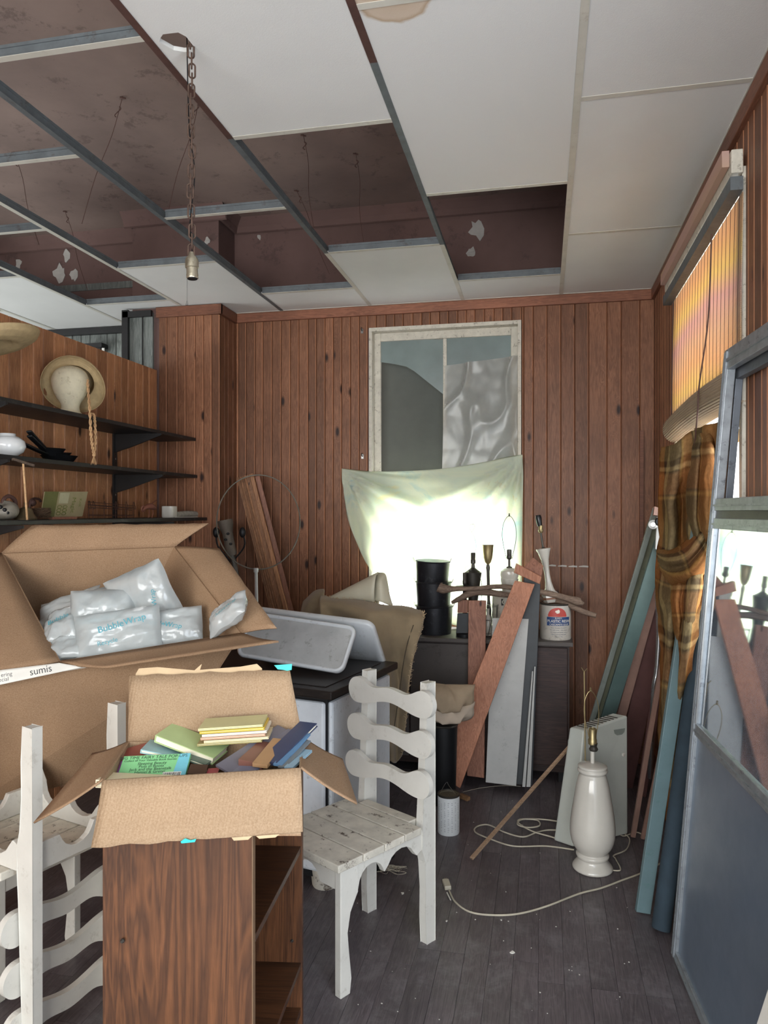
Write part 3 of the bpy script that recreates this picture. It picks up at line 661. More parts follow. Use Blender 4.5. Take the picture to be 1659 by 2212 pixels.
strip([(390, 1818), (400, 1811), (412, 1815), (424, 1812), (421, 1819), (392, 1822)], 1.652, 'teal_tape', M_teal, bx)
strip([(500, 1809), (545, 1806), (536, 1814), (505, 1816)], 1.654, 'torn_liner', M_cut, bx); strip([(553, 1806), (604, 1802), (595, 1809), (560, 1812)], 1.654, 'torn_liner', M_cut, bx)
strip([(293, 1456), (300, 1444), (340, 1441), (420, 1448), (436, 1434), (432, 1447), (520, 1440), (555, 1434), (566, 1444), (566, 1452), (293, 1466)], 2.026, 'torn_liner', M_cut, bx)
# books
def book(label, corners, thick, cover, pages='e3dcc4', title=None, tcol='2c3a34', tsize=.013, hard=True, frame=None):
    """corners: 4 pixel+depth points of the top cover (a=spine start, b, c, d), spine along d-a side"""
    a, b, c, d = [P(*q) for q in corners]; u = (b-a); v = (d-a); lu, lv = u.length, v.length; u.normalize(); v = (v-u*v.dot(u)).normalized(); n = u.cross(v)
    if n.dot(V(0, 0, CH)-a) < 0: n = -n
    if n.z < 0 and False: n = -n
    o = thing('book', label, 'book', a+u*lu/2+v*lv/2-n*thick, group='books heaped in the carton')
    mc = plain('cover '+cover, cover, .35, var=.06, bmp=.05); mp = plain('pages '+pages, pages, .85, var=.05)
    ct = .0022 if hard else .0008; q = lambda x, y, z: a+u*x+v*y-n*z
    def hb(x0, x1, y0, y1, z0, z1): return [q(x0, y0, z1), q(x1, y0, z1), q(x1, y1, z1), q(x0, y1, z1), q(x0, y0, z0), q(x1, y0, z0), q(x1, y1, z0), q(x0, y1, z0)]
    m = MB().hexa(hb(0, lu, 0, lv, 0, ct)).hexa(hb(0, lu, 0, lv, thick-ct, thick)).hexa(hb(0, ct, 0, lv, ct, thick-ct))
    obj('cover', m, mc, o); obj('page_block', MB().hexa(hb(ct, lu-.003, .003, lv-.003, ct, thick-ct)), mp, o)
    if title:
        cv = [k for k in o.children if k.name.startswith('cover')]
        for (s, x, y, sz) in title:
            obj('lettering', text_mb(s, sz, lambda X, Y, x=x, y=y: q(x*lu+X, y*lv-Y, -.0006)), plain('ink '+tcol, tcol, .6), o)
    return o, q, lu, lv
B = book
B('pale cream book lying flat at the left front corner of the carton', ((236, 1668, 1.80), (418, 1676, 1.78), (414, 1684, 1.735), (233, 1684, 1.735)), .018, 'e8dcb8')
gb, q, lu, lv = B('green and blue fairy tale picture book standing at the left front of the carton', ((268, 1634, 1.86), (412, 1627, 1.86), (411, 1677, 1.80), (264, 1684, 1.80)), .009, '86c98c', title=[('BIG TIME FAIRY TALE POP-UPS', .46, .10, .0125), ('Collect all Four Valuable Book Stories', .42, .22, .0085), ('Sleeping Beauty', .46, .36, .0115), ('Puss in Boots', .46, .48, .0115), ('Jack and the Beanstalk', .46, .60, .0115), ('Hansel & Gretel', .46, .72, .0115), ('Illustrated by John Patience', .42, .90, .008)])
obj('blue_band', MB().slab([q(lu*.8, lv, -.0004), q(lu, lv, -.0004), q(lu, 0, -.0004), q(lu*.84, 0, -.0004)], .0002), plain('sky blue print', '74bccb', .4), gb)
obj('barcode_panel', MB().slab([q(lu*.66, lv*.99, -.0007), q(lu*.93, lv*.99, -.0007), q(lu*.93, lv*.76, -.0007), q(lu*.66, lv*.76, -.0007)], .0003), M_paper, gb)
bm = MB(); x = .67
rg = random.Random(4)
while x < .92:
    w = rg.choice((.004, .007, .010)); bm.slab([q(lu*x, lv*.96, -.001), q(lu*(x+w), lv*.96, -.001), q(lu*(x+w), lv*.79, -.001), q(lu*x, lv*.79, -.001)], .0002); x += w+rg.choice((.005, .009))
obj('barcode_line', bm, M_black, gb)['kind'] = 'stuff'
B('purple book wedged at the far left behind the green and blue one', ((248, 1645, 1.87), (272, 1643, 1.87), (268, 1668, 1.83), (245, 1670, 1.83)), .012, 'a566ad')
B('red and brown patterned book lying at the back left of the carton', ((262, 1620, 1.94), (330, 1600, 1.95), (352, 1618, 1.9), (272, 1640, 1.88)), .014, '8c4a40')
B('light blue book leaning under the green hardback', ((325, 1597, 1.95), (400, 1612, 1.95), (440, 1640, 1.88), (332, 1622, 1.88)), .010, '93b9bf')
B('thin white-edged magazine lying under the green hardback', ((410, 1622, 1.90), (462, 1640, 1.88), (455, 1650, 1.85), (405, 1636, 1.86)), .008, '4f6259')
B('green hardback book lying aslant in the middle of the heap', ((373, 1562, 1.98), (495, 1609, 1.94), (484, 1634, 1.88), (358, 1594, 1.90)), .020, 'a9bd86')
B('small dark brown paperback on end beside the green and blue book', ((412, 1650, 1.82), (450, 1652, 1.82), (448, 1668, 1.79), (414, 1670, 1.79)), .03, '4a372b')
B('crimson book deep in the middle of the carton', ((450, 1660, 1.82), (475, 1658, 1.82), (474, 1672, 1.79), (451, 1674, 1.79)), .02, '8f2c3d')
st = [('c9c693', 'green-edged thin picture book, topmost of the stack of thin books'), ('dbb947', 'yellow thin picture book, second from the top of the stack'), ('e7e0cf', 'white thin picture book, third from the top of the stack'), ('c99e85', 'pinkish thin picture book, fourth from the top of the stack'), ('d8cba4', 'cream thin picture book, fifth from the top of the stack'), ('9f9560', 'olive thin picture book at the bottom of the stack')]
for i, (c, l) in enumerate(st):
    dx = (0, 3, 8, 5, 12, -2)[i]; dy = i*6.6
    B(l, ((444+dx, 1552+dy, 1.96), (578+dx, 1543+dy, 1.96), (578+dx+(i % 2)*4, 1562+dy, 1.88), (431+dx, 1574+dy, 1.88)), .0062, c, title=[('GOLDEN TALES', .5, .5, .010)] if False else None)
B('large glossy dark book leaning to the right with a white spine', ((466, 1652, 1.80), (600, 1566, 1.97), (625, 1574, 1.95), (500, 1672, 1.77)), .006, '6d6b75', pages='f0f0ec')
B('large picture book with a white cover edge leaning to the right', ((478, 1672, 1.775), (622, 1574, 1.955), (644, 1596, 1.93), (530, 1676, 1.75)), .006, '6f7283', pages='f0f0ec')
B('brown paperback leaning against the blue books', ((515, 1640, 1.80), (560, 1600, 1.90), (592, 1604, 1.88), (556, 1656, 1.765)), .018, '7a5247', pages='c99655')
B('dark blue book leaning at the right of the carton', ((560, 1642, 1.80), (648, 1558, 1.94), (654, 1580, 1.91), (588, 1656, 1.76)), .010, '363f5a')
B('tan paperback with an orange page edge leaning right of the middle', ((545, 1648, 1.775), (590, 1594, 1.89), (606, 1600, 1.88), (572, 1657, 1.755)), .010, 'a3805c', pages='c9a070')
B('bright blue thin book leaning at the right edge', ((590, 1650, 1.77), (652, 1582, 1.89), (656, 1594, 1.88), (606, 1656, 1.755)), .005, '5a7d9e')
B('glossy grey magazine curled at the right edge', ((600, 1655, 1.76), (654, 1598, 1.87), (657, 1612, 1.86), (618, 1657, 1.75)), .004, '6c7377')
B('pale blue magazine at the lower right corner', ((614, 1656, 1.75), (657, 1618, 1.84), (659, 1632, 1.83), (632, 1658, 1.742)), .006, '8ba9bb')
# ------------------------------------------------------------------ big carton with air pillows
FL, FR, BR, BL = P(127, 1430, 2.45), P(523, 1368, 2.50), P(378, 1181, 2.95), P(3, 1195, 2.95)
nrm = ((FR-FL).normalized()).cross((BL-FL).normalized()).normalized()
if nrm.z > 0: nrm = -nrm
Hc = .50
inw = lambda p, s: p+nrm*s
cc = (FL+FR+BR+BL)/4+nrm*Hc
bg_ = thing('large_carton', 'large open cardboard carton tilted forward and filled with air pillows', 'carton', cc)
bot = [inw(p, Hc) for p in (FL, FR, BR, BL)]
# the box narrows a little to the bottom right as it is squashed
bot[0] = P(130, 1700, 2.68); bot[1] = P(345, 1648, 2.74); bot[2] = bot[1]+(BR-FR)*.9; bot[3] = bot[0]+(BL-FL)*.9
for i, (a, b) in enumerate(((0, 1), (1, 2), (2, 3), (3, 0))):
    top = (FL, FR, BR, BL); obj('wall_panel', MB().slab([bot[a], bot[b], top[b], top[a]] if i else [P(-70, 1745, 2.64), bot[1], FR, FL-(FR-FL).normalized()*.28], .006), M_card, bg_)
obj('bottom_panel', MB().slab(bot, .006), M_card, bg_)
flap('flap', (BL, BR, P(451, 1131, 2.98), P(70, 1136, 2.98)), .006, M_card, bg_, .006, .006, 5)
flap('flap', (BR, FR, P(598, 1357, 2.42), P(474, 1186, 2.90)), .006, M_card, bg_, .003, .004, 6)
flap('flap', (FL, BL, P(-135, 1215, 2.85), P(-95, 1478, 2.36)), .006, M_card, bg_, .003, .004, 7)
flap('flap', (FR, FL, P(232, 1442, 2.36), P(602, 1386, 2.33)), .006, M_card, bg_, .006, -.006, 8)
# white printed label strip on the front face below the rim
fu = (FR-FL).normalized(); fn = (FR-FL).cross(bot[0]-FL).normalized()
if fn.dot(V(0, 0, CH)-FL) > 0 and (Vector((0, 0, CH))-FL).dot(fn) < 0: fn = -fn
if (Vector((0, 0, CH))-FL).dot(fn) < 0: fn = -fn
def FP(x, y, h=.008): return FL+fu*x+nrm*y+fn*h
obj('printed_label', MB().slab([FP(-.02, .062), FP(.16, .020), FP(.16, .004), FP(-.2, .004)], .001), M_paper, bg_)
lb = flap('printed_flap', (P(128, 1432, 2.42), P(-60, 1455, 2.38), P(-60, 1492, 2.36), P(180, 1441, 2.42)), .002, M_paper, bg_, 0, 0, 1)
ink = plain('black ink', '22242a', .6)
def stext(s, px, py, d, size, ang, par, mat, name='lettering'):
    o_ = P(px, py, d); ux_ = (P(px+math.cos(ang)*10, py-math.sin(ang)*10, d)-o_).normalized(); uz_ = V(0, 0, 1)
    vw = (o_-V(0, 0, CH)).normalized(); uz_ = ux_.cross(vw).normalized(); uz_ = uz_ if uz_.z > 0 else -uz_
    return obj(name, text_mb(s, size, lambda x, y: o_+ux_*x+uz_*y), mat, par)
stext('sumis', 88, 1448, 2.345, .032, .2, bg_, ink); stext('ering', 14, 1457, 2.335, .018, .15, bg_, ink); stext('ecial', 8, 1468, 2.325, .018, .15, bg_, ink)
M_pil = thin('air pillow film', 'eef8fa', trans=.4, transp=.42, gloss=.02, rough=.16, var=.10, vs=8, bm=.8, bs=22)
M_inkb = plain('blue film print', '3f98a8', .5)
def pillow(label, c, L, Wd, th_, u, v, seed):
    c = Vector(c); u = Vector(u).normalized(); v = Vector(v); v = (v-u*v.dot(u)).normalized(); n = u.cross(v)
    if n.dot(V(0, 0, CH)-c) < 0: n = -n
    o = thing('air_pillow', label, 'air pillow', c-n*th_, group='air pillows in the large carton'); N = 26; m = MB()
    for sd in (1, -1):
        rows = []
        for j in range(N+1):
            y = -1+2*j/N; r = []
            for i in range(N+1):
                x = -1+2*i/N; h = max(0, (1-abs(x)**3.2)*(1-abs(y)**3.2))**.62
                pin = 1-.10*abs(x)**2*(1-abs(y))-.0
                w = nz(V(x*2.3, y*2.3, seed), 1)*.35+abs(nz(V(x*4.5, y*4.5, seed+9), 1))*.45+.10*math.sin(math.atan2(y, x)*14+seed)*min(1, abs(x)**2+abs(y)**2)
                p = c+u*x*L/2*(1-.07*(1-y*y)*0)+v*y*Wd/2*(1-.10*(1-x*x)*0+.03*nz(V(x*3, seed, 0), 1))+n*sd*(th_*h*(1-.5*w))+n*.012*nz(V(x*1.5, y*1.5, seed+3), 1)
                r.append(p)
            rows.append(r if sd > 0 else r[::-1])
        m.grid(rows)
    obj('film', m, M_pil, o, smooth='all')
    return o, c, u, v, n, th_
def ptxt(p, s, x, y, size, ang=0):
    o, c, u, v, n, th_ = p; cs, sn = math.cos(ang), math.sin(ang)
    if u.cross(v).dot(n) < 0: v = -v
    obj('lettering', text_mb(s, size, lambda X, Y: c+u*(x+X*cs-Y*sn)+v*(y+X*sn+Y*cs)+n*(th_*1.1)), M_inkb, o)
ax = (FR-FL).normalized(); ay = (BL-FL).normalized(); up = -nrm
def BP(px, py, dpt): return P(px, py, dpt)
p1 = pillow('crumpled air pillow at the right, standing highest against the back', BP(312, 1292, 2.68), .23, .22, .055, ax+up*.35, ay*.6+up*.9, 1); ptxt(p1, 'BubbleWrap', .05, -.04, .026, 1.3)
p2 = pillow('long flat air pillow across the front middle of the carton', BP(255, 1368, 2.54), .29, .16, .05, ax, ay*.8+up*.5, 2); ptxt(p2, 'BubbleWrap', .03, .02, .032, .15); ptxt(p2, 'Recycle', -.02, -.035, .022, .1)
p3 = pillow('air pillow at the left front of the carton', BP(140, 1353, 2.60), .15, .16, .04, ax+up*.2, ay, 3); ptxt(p3, 'Bubble', .0, .0, .028, .2)
p4 = pillow('air pillow at the left rear, half deflated', BP(150, 1312, 2.74), .24, .12, .03, ax+up*.25, ay, 4)
p5 = pillow('air pillow lying over the rim at the right of the carton', BP(492, 1327, 2.50), .17, .11, .035, ax*1.0+up*.75, ay*.5-up*.2, 5); ptxt(p5, 'BubbleWrap', .03, -.02, .020, 0)
p6 = pillow('clear air pillow in the middle rear of the carton', BP(235, 1305, 2.72), .20, .14, .04, ax+up*.1, ay+up*.2, 6); ptxt(p6, 'Bubble', -.02, -.02, .020, .2)
p7 = pillow('air pillow at the right inner wall of the carton', BP(372, 1356, 2.60), .21, .14, .04, ax, ay*.8+up*.3, 7); ptxt(p7, 'BubbleWrap', -.02, .0, .026, -.3)
p8 = pillow('bluish air pillow in the centre of the carton', BP(222, 1330, 2.62), .22, .19, .05, ax-up*.12, ay*.8+up*.6, 8); ptxt(p8, 'BubbleWrap', 0, -.02, .030, .1)
p9 = pillow('small air pillow deep in the left front corner', BP(150, 1395, 2.54), .14, .12, .03, ax, ay, 9)
p10 = pillow('air pillow deep under the others at the back', BP(240, 1365, 2.78), .26, .14, .03, ax, ay, 10)
# ------------------------------------------------------------------ stove with the enamel drainboards
s0 = W(-.224, 3.0); su = V(*(W(.42, .907)-W(0, 0))).normalized(); sv = V(*(W(-.907, .42)-W(0, 0))).normalized()
HS = .83
sto = thing('enamel_stove', 'white enamel cooking range with a dark top behind the upright white chair', 'stove', s0+su*.3+sv*.4, math.atan2(-sv.y, -sv.x))
def sq(a0, a1, b0, b1, z0, z1):       # a along sv (to the left), b along su (back)
    q = lambda a, b, z: s0+sv*a+su*b+V(0, 0, z); return MB().hexa([q(a0, b0, z0), q(a0, b1, z0), q(a1, b1, z0), q(a1, b0, z0), q(a0, b0, z1), q(a0, b1, z1), q(a1, b1, z1), q(a1, b0, z1)])
M_stv = plain('white stove enamel', 'd5dadf', .2, var=.06, spec=.6, dirt='8f9295', dirt_amt=.5, bmp=0)
M_top = wood('dark range top', '3c332e', '2a2422', '1a1615', 'x', rough=.4, knots=False)
obj('body', sq(.015, .84, .015, .60, .05, HS-.045), M_castb, sto)
for a in (0.02, .44): obj('door', sq(a, a+.40, -.004, .02, .30, HS-.055), M_stv, sto, bevel=.012)
for a in (0.02, .44): obj('drawer', sq(a, a+.40, -.004, .02, .08, .29), M_stv, sto, bevel=.012)
obj('side_panel', sq(-.004, .02, .022, .35, .08, HS-.055), M_stv, sto, bevel=.012); obj('side_panel', sq(-.004, .02, .36, .60, .08, HS-.055), M_stv, sto, bevel=.012)
obj('top', sq(-.03, .88, -.03, .63, HS-.035, HS), M_top, sto, bevel=.006); obj('top_inlay', sq(.03, .80, .03, .56, HS, HS+.003), M_top, sto)
for a, b in ((.03, .03), (.8, .03), (.03, .57), (.8, .57)): obj('foot', sq(a, a+.03, b, b+.03, 0, .05), M_castb, sto)
obj('latch', sq(-.03, -.004, .3, .36, .5, .56), M_dsteel, sto)
def tray(label, q, rim, dep, mat_in, cat='drainboard'):
    a, b, c, d = [Vector(x) for x in q]; u = (b-a).normalized(); lu = (b-a).length; v = (d-a); v = v-u*v.dot(u); lv = v.length; v.normalize(); n = u.cross(v)
    o = thing('enamel_tray', label, cat, (a+b+c+d)/4-n*dep)
    def rr(w, h, r, z, k=6):
        out = []
        for cx, cy, a0 in ((w-r, h-r, 0), (-w+r, h-r, PI/2), (-w+r, -h+r, PI), (w-r, -h+r, 1.5*PI)):
            for i in range(k+1): t = a0+PI/2*i/k; out.append(V(cx+r*math.cos(t), cy+r*math.sin(t), z))
        return out
    ce_ = a+u*lu/2+v*lv/2; F = lambda p: ce_+u*p.x+v*p.y+n*p.z
    w, h = lu/2, lv/2
    rings = [rr(w-.006, h-.006, .035, -dep), rr(w, h, .04, -dep+.008), rr(w, h, .045, -.006), rr(w-.005, h-.005, .042, 0), rr(w-rim, h-rim, .035, -.0), rr(w-rim-.006, h-rim-.006, .03, -.008)]
    m = MB().grid([[F(p) for p in r] for r in rings], True); m.f.append(list(range(len(rings[0])))[::-1])
    obj('body', m, M_enam, o, smooth='all')
    r = [F(p) for p in rr(w-rim-.005, h-rim-.005, .03, -.0075)]; m = MB(); m.v = r; m.f = [list(range(len(r)))]; obj('board_face', m, mat_in, o)
    return o
tray('grey stained enamel drainboard leaning toward the camera on the range', (P(505, 1414, 3.40), P(738, 1454, 3.18), P(772, 1360, 3.30), P(535, 1318, 3.52)), .012, .028, M_enamd)
t2 = tray('white enamel drainboard leaning behind the stained one', (P(838, 1436, 3.62), P(590, 1400, 3.85), P(560, 1312, 3.58), P(797, 1338, 3.42)), .02, .03, M_enam)
# ------------------------------------------------------------------ things on the floor by the chair
def can(label, c, r, h, body, lid, name='paint_can', cat='paint can', wire=True):
    o = thing(name, label, cat, c); c = Vector(c)
    obj('body', MB().lathe([(r*.97, 0), (r, .004), (r, h-.006), (r*.97, h-.004)], c, n=36), body, o, smooth=True)
    obj('rim', MB().lathe([(r*1.0, h-.006), (r*1.03, h-.002), (r*1.03, h+.003), (r*.95, h+.004), (r*.93, h-.004), (r*.9, h-.004)], c, n=36), M_dsteel, o, smooth=True)
    obj('lid', MB().lathe([(r*.93, h-.006), (r*.92, h+.001), (r*.8, h+.001), (r*.78, h-.004), (.0001, h-.003)], c, n=36), lid, o, smooth=True)
    return o
M_canw = plain('white printed can', 'd0d3d4', .5, var=.05)
c0 = PZ(969, 1797, 0); pc = can('white paint can with a rusty lid on the floor beside the white chair', c0, .053, .185, M_canw, plain('rusty lid', '5f5849', .6, .3, var=.4, dirt='3d362c'))
tm = MB(); ink2 = plain('faint grey print', 'a9adb0', .6)
vw = (V(0, 0, 0)-V(c0.x, c0.y, 0)).normalized(); va = math.atan2(vw.y, vw.x)
for k in range(7):
    aa = va-1.1+k*.34
    for i in range(17):
        if (i*7+k*3) % 5 == 0: continue
        z = .02+i*.0085; rr_ = .0534; wdh = .09+.05*((i*5+k) % 3)/2
        tm.add([c0+V(math.cos(aa)*rr_, math.sin(aa)*rr_, z), c0+V(math.cos(aa+wdh)*rr_, math.sin(aa+wdh)*rr_, z), c0+V(math.cos(aa+wdh)*rr_, math.sin(aa+wdh)*rr_, z+.0035), c0+V(math.cos(aa)*rr_, math.sin(aa)*rr_, z+.0035)], [(0, 1, 2, 3)])
obj('small_print', tm, ink2, pc)['kind'] = 'stuff'
obj('wire_handle', MB().tube(cr([c0+V(math.cos(va+1.5)*.054, math.sin(va+1.5)*.054, .16), c0+V(.0, .03, .21), c0+V(-.02, .06, .215), c0+V(math.cos(va-1.6)*.054, math.sin(va-1.6)*.054, .16)], 6), .0012, 5), M_steel, pc)
a = PZ(1005, 1727); tag(obj('wood_scrap', MB().bar(a+V(-.03, .02, .012), a+V(.02, -.02, .012), .025, .02), wood('raw scrap wood', 'a5805e', '8c6949', '4a2f20', 'x', knots=False)), 'small scrap of raw wood on the floor behind the white can', 'wood scrap')
cr2 = thing('air_filter', 'black perforated metal grate leaning under the upright white chair', 'grate', PZ(815, 1900))
g0 = PZ(790, 1905); g1 = PZ(850, 1850); gu = (g1-g0).normalized(); m = MB(); m.bar(g0+V(0, 0, .1), g1+V(0, 0, .1), .2, .012, side=V(0, 0, 1)); obj('plate', m, M_castb, cr2)
m = MB()
for i in range(4):
    for j in range(3):
        p = g0+gu*(.04+i*.035)+V(0, 0, .05+j*.045); m.bar(p+V(0, 0, 0), p+V(.0, 0, .02), .006, .015, side=gu)
obj('slot', m, M_dsteel, cr2)
cr2.name = 'metal_grate'
m = MB(); cs_ = PZ(850, 1883)
for i in range(9):
    rg = random.Random(i); pts = [cs_+V(rg.uniform(-.09, .06), rg.uniform(-.04, .04), rg.uniform(.003, .02)) for _ in range(5)]; m.tube(cr(pts, 6), .0009, 4)
o = obj('loose_twine', m, M_cord); tag(o, 'loose tangle of straw-coloured twine on the floor under the chair', 'twine')
jg = thing('white_jug', 'dusty white plastic pail under the seat of the upright white chair', 'pail', PZ(705, 1925))
c_ = PZ(705, 1925)+V(-.02, .05, 0); obj('body', MB().lathe([(.05, 0), (.055, .01), (.07, .2), (.068, .2), (.052, .012), (.0001, .012)], c_, n=24), M_seat, jg, smooth=True)
obj('dark_band', MB().lathe([(.066, .12), (.0675, .15)], c_, n=24), M_castb, jg); jg.name = 'plastic_pail'; jg.location = c_
for k in ('body', 'dark_band'): pass
bpy.context.view_layer.update()
for ch_ in jg.children: ch_.location = jg.matrix_basis.inverted() @ PZ(705, 1925) if False else ch_.location-(c_-PZ(705, 1925))
# stick, cords
def lie(pts, z=.004, n=6): return cr([PZ(px, py, z)if len(q) == 2 else None for q in pts for px, py in [q]], n)
a = PZ(1018, 1855, .008); b = P(1236, 1606, 3.72); tag(obj('wooden_dowel', MB().bar(a, b, .015, .011), wood('pale stick', 'c7a98e', 'ad8e72', '4a3325', 'x', knots=False)), 'thin wooden stick slanting from the floor up to the white heater', 'stick')
cd1 = thing('power_cord', 'ivory cord with a plug snaking across the floor in front', 'cord', PZ(1150, 1960))
obj('wire', MB().tube([p+V(0, 0, .004) for p in cr([PZ(*q) for q in ((970, 1925), (983, 1950), (1015, 1972), (1065, 1979), (1120, 1976), (1180, 1960), (1250, 1933), (1300, 1920), (1345, 1903), (1385, 1888), (1440, 1860))], 8)], .0038, 6), M_cord, cd1, smooth=True)
pa, pb = PZ(962, 1908)+V(0, 0, .012), PZ(968, 1924)+V(0, 0, .009); obj('plug', MB().bar(pa, pb, .028, .018), M_cord, cd1, bevel=.004)
dv = (pa-pb).normalized(); obj('prong', MB().bar(pa, pa+dv*.015, .0015, .006), M_brass, cd1); obj('prong', MB().bar(pa+V(.008, .003, 0), pa+V(.008, .003, 0)+dv*.015, .0015, .006), M_brass, cd1)
for i, y in enumerate((1.0,)): obj('cable_tie', MB().bar(PZ(972, 1932)+V(-.012, -.004, .008), PZ(980, 1948)+V(-.012, -.004, .008), .004, .004), M_paper, cd1)
cd2 = tag(obj('power_cord', MB().tube([p+V(0, 0, .005) for p in cr([PZ(*q) for q in ((1240, 1838), (1180, 1830), (1110, 1830), (1060, 1815), (1027, 1800), (1030, 1788), (1055, 1784), (1090, 1800), (1130, 1810), (1160, 1800), (1190, 1795), (1240, 1800))], 8)], .0036, 6), M_cord, smooth=True), 'ivory cord looping round the wooden stick left of the ceramic lamp', 'cord')
cd3 = tag(obj('power_cord', MB().tube([p+V(0, 0, .010) for p in cr([PZ(*q) for q in ((1235, 1826), (1190, 1812), (1150, 1800), (1120, 1782), (1125, 1774), (1160, 1776), (1165, 1788), (1140, 1792), (1118, 1785), (1130, 1774), (1180, 1775), (1240, 1785))], 8)], .0036, 6), M_cord, smooth=True), 'ivory cord coiled behind the loop by the ceramic lamp', 'cord')
cd4 = tag(obj('power_cord', MB().tube([p+V(0, 0, .005) for p in cr([PZ(*q) for q in ((1310, 1880), (1340, 1882), (1330, 1858), (1326, 1850), (1352, 1838), (1360, 1815), (1345, 1800), (1330, 1790), (1345, 1808), (1375, 1800), (1395, 1812), (1400, 1830))], 8)], .003, 6), M_cord, smooth=True), 'ivory cord trailing to the right from the ceramic lamp foot', 'cord')
tag(obj('string', MB().tube([p+V(0, 0, .003) for p in cr([PZ(*q) for q in ((1000, 1712), (1040, 1703), (1090, 1698), (1125, 1700))], 8)], .0013, 4), M_cord), 'thin white string on the floor before the leaning boards', 'string')
# debris specks
m = MB(); rg = random.Random(21)
for i in range(70):
    px, py = rg.uniform(690, 1360), rg.uniform(1720, 2205); p = PZ(px, py, .001); r = rg.uniform(.0012, .0035); m.poly(blob(p.x, p.y, r, 6, i), .0012, lambda x, y, h: V(x, y, .0005+h))
for px, py, r in ((870, 1930, .008), (965, 1990, .005), (1083, 1988, .004), (1107, 2058, .009), (1380, 1612, .005)): p = PZ(px, py, .001); m.poly(blob(p.x, p.y, r, 7, int(px)), .003, lambda x, y, h: V(x, y, .0005+h))
tag(obj('floor_debris', m, M_paper), 'pale specks of dust and chips scattered on the dark floor', 'debris', kind='stuff')
# ================================================================== BACK OF THE ROOM
# ------------------------------------------------------------------ low cabinet
DZ, DY = .81, 4.34
dx0, dx1 = -1.15, PY(1230, 1450, DY).x
M_dress = plain('dusty dark cabinet paint', '4a4441', .6, var=.15, vs=4, dirt='2f2827', dirt_amt=.5)
M_dresr = wood('dark red cabinet wood', '43302c', '2f2221', '191213', 'x', knots=False, rough=.5)
cb = thing('low_cabinet', 'low dark cabinet against the back wall carrying lamps, tins and driftwood', 'cabinet', ((dx0+dx1)/2, 4.55, 0))
obj('body', MB().bb((dx0, DY+.015, .06), (dx1, 4.76, DZ-.025)), M_dresr, cb)
dm = PY(1012, 1450, DY).x
for a, b in ((dx0+.01, -.78), (-.77, dm), (dm+.01, dx1-.01)): obj('door', MB().bb((a, DY, .1), (b, DY+.015, DZ-.035)), M_dress if b <= dm+.01 else M_dresr, cb, bevel=.004)
obj('top', MB().bb((dx0-.02, DY-.02, DZ-.025), (dx1+.02, 4.77, DZ)), M_dress, cb, bevel=.004)
for x in (dx0+.03, dx1-.06):
    for y in (DY+.03, 4.70): obj('foot', MB().bb((x, y, 0), (x+.04, y+.04, .06)), M_castb, cb)
def onC(px, Y): v = PY(px, 1300, Y); return V(v.x, Y, DZ)
# three stacked tin pails
M_tin = plain('blackened tin', '24252a', .45, .4, var=.25, dirt='55575c', dirt_amt=.3)
pl = ['black tin pail at the bottom of the stack on the cabinet', 'black tin pail in the middle of the stack on the cabinet', 'open black tin pail on top of the stack on the cabinet']
pc0 = onC(938, 4.50); z = 0
for i in range(3):
    c = pc0+V((0, -.004, -.012)[i], 0, z); h = (.17, .145, .125)[i]; r = (.112, .108, .104)[i]
    o = thing('tin_pail', pl[i], 'pail', c, group='stack of black tin pails'); tl = .05 if i == 2 else 0
    axv = V(.04 if i == 2 else 0, -.03 if i == 2 else 0, 1)
    obj('body', MB().lathe([(r*.92, 0), (r*.93, .004), (r, h), (r-.003, h), (r*.9, .006), (.0001, .006)], c, axv, 40), M_tin, o, smooth=True)
    m = MB().lathe([(r+.001, h-.008), (r+.004, h-.004), (r+.001, h+.001)], c, axv, 40); obj('rim', m, M_tin, o, smooth=True)
    for s in (-1, 1):
        e = c+V(s*(r+.002), 0, h-.01); obj('ear', MB().tube(cr([e+V(0, -.012, 0), e+V(s*.012, -.012, .025), e+V(s*.012, .012, .025), e+V(0, .012, 0)], 5), .0018, 5), M_steel, o)
    z += h+.001
# lamps
def socket(c, parent, r=.016, h=.06, mat=None):
    obj('socket', MB().lathe([(r*.6, 0), (r, .006), (r*1.05, h*.35), (r*.9, h*.4), (r*.95, h*.95), (r*.75, h), (r*.7, h*.8), (.0001, h*.8)], c, n=18), mat or M_brass, parent, smooth=True)
def harp(c, h, w, parent, yaw=0, lean=0, mat=None):
    pts = []; base = Vector(c); ex = V(math.cos(yaw), math.sin(yaw), 0)
    prof = [(.4, 0), (.55, .12), (.8, .3), (1, .55), (.85, .8), (.4, .96), (0, 1)]
    L = [base+ex*(-w*a)+V(lean*b, 0, h*b) for a, b in prof]; R_ = [base+ex*(w*a)+V(lean*b, 0, h*b) for a, b in prof][::-1][1:]
    obj('harp', MB().tube(cr(L+R_, 5), .0017, 6), mat or M_brass, parent, smooth=True)
    obj('finial', MB().lathe([(.004, 0), (.006, .004), (.003, .008), (.005, .014), (.0001, .018)], base+V(lean, 0, h), n=10), mat or M_brass, parent)
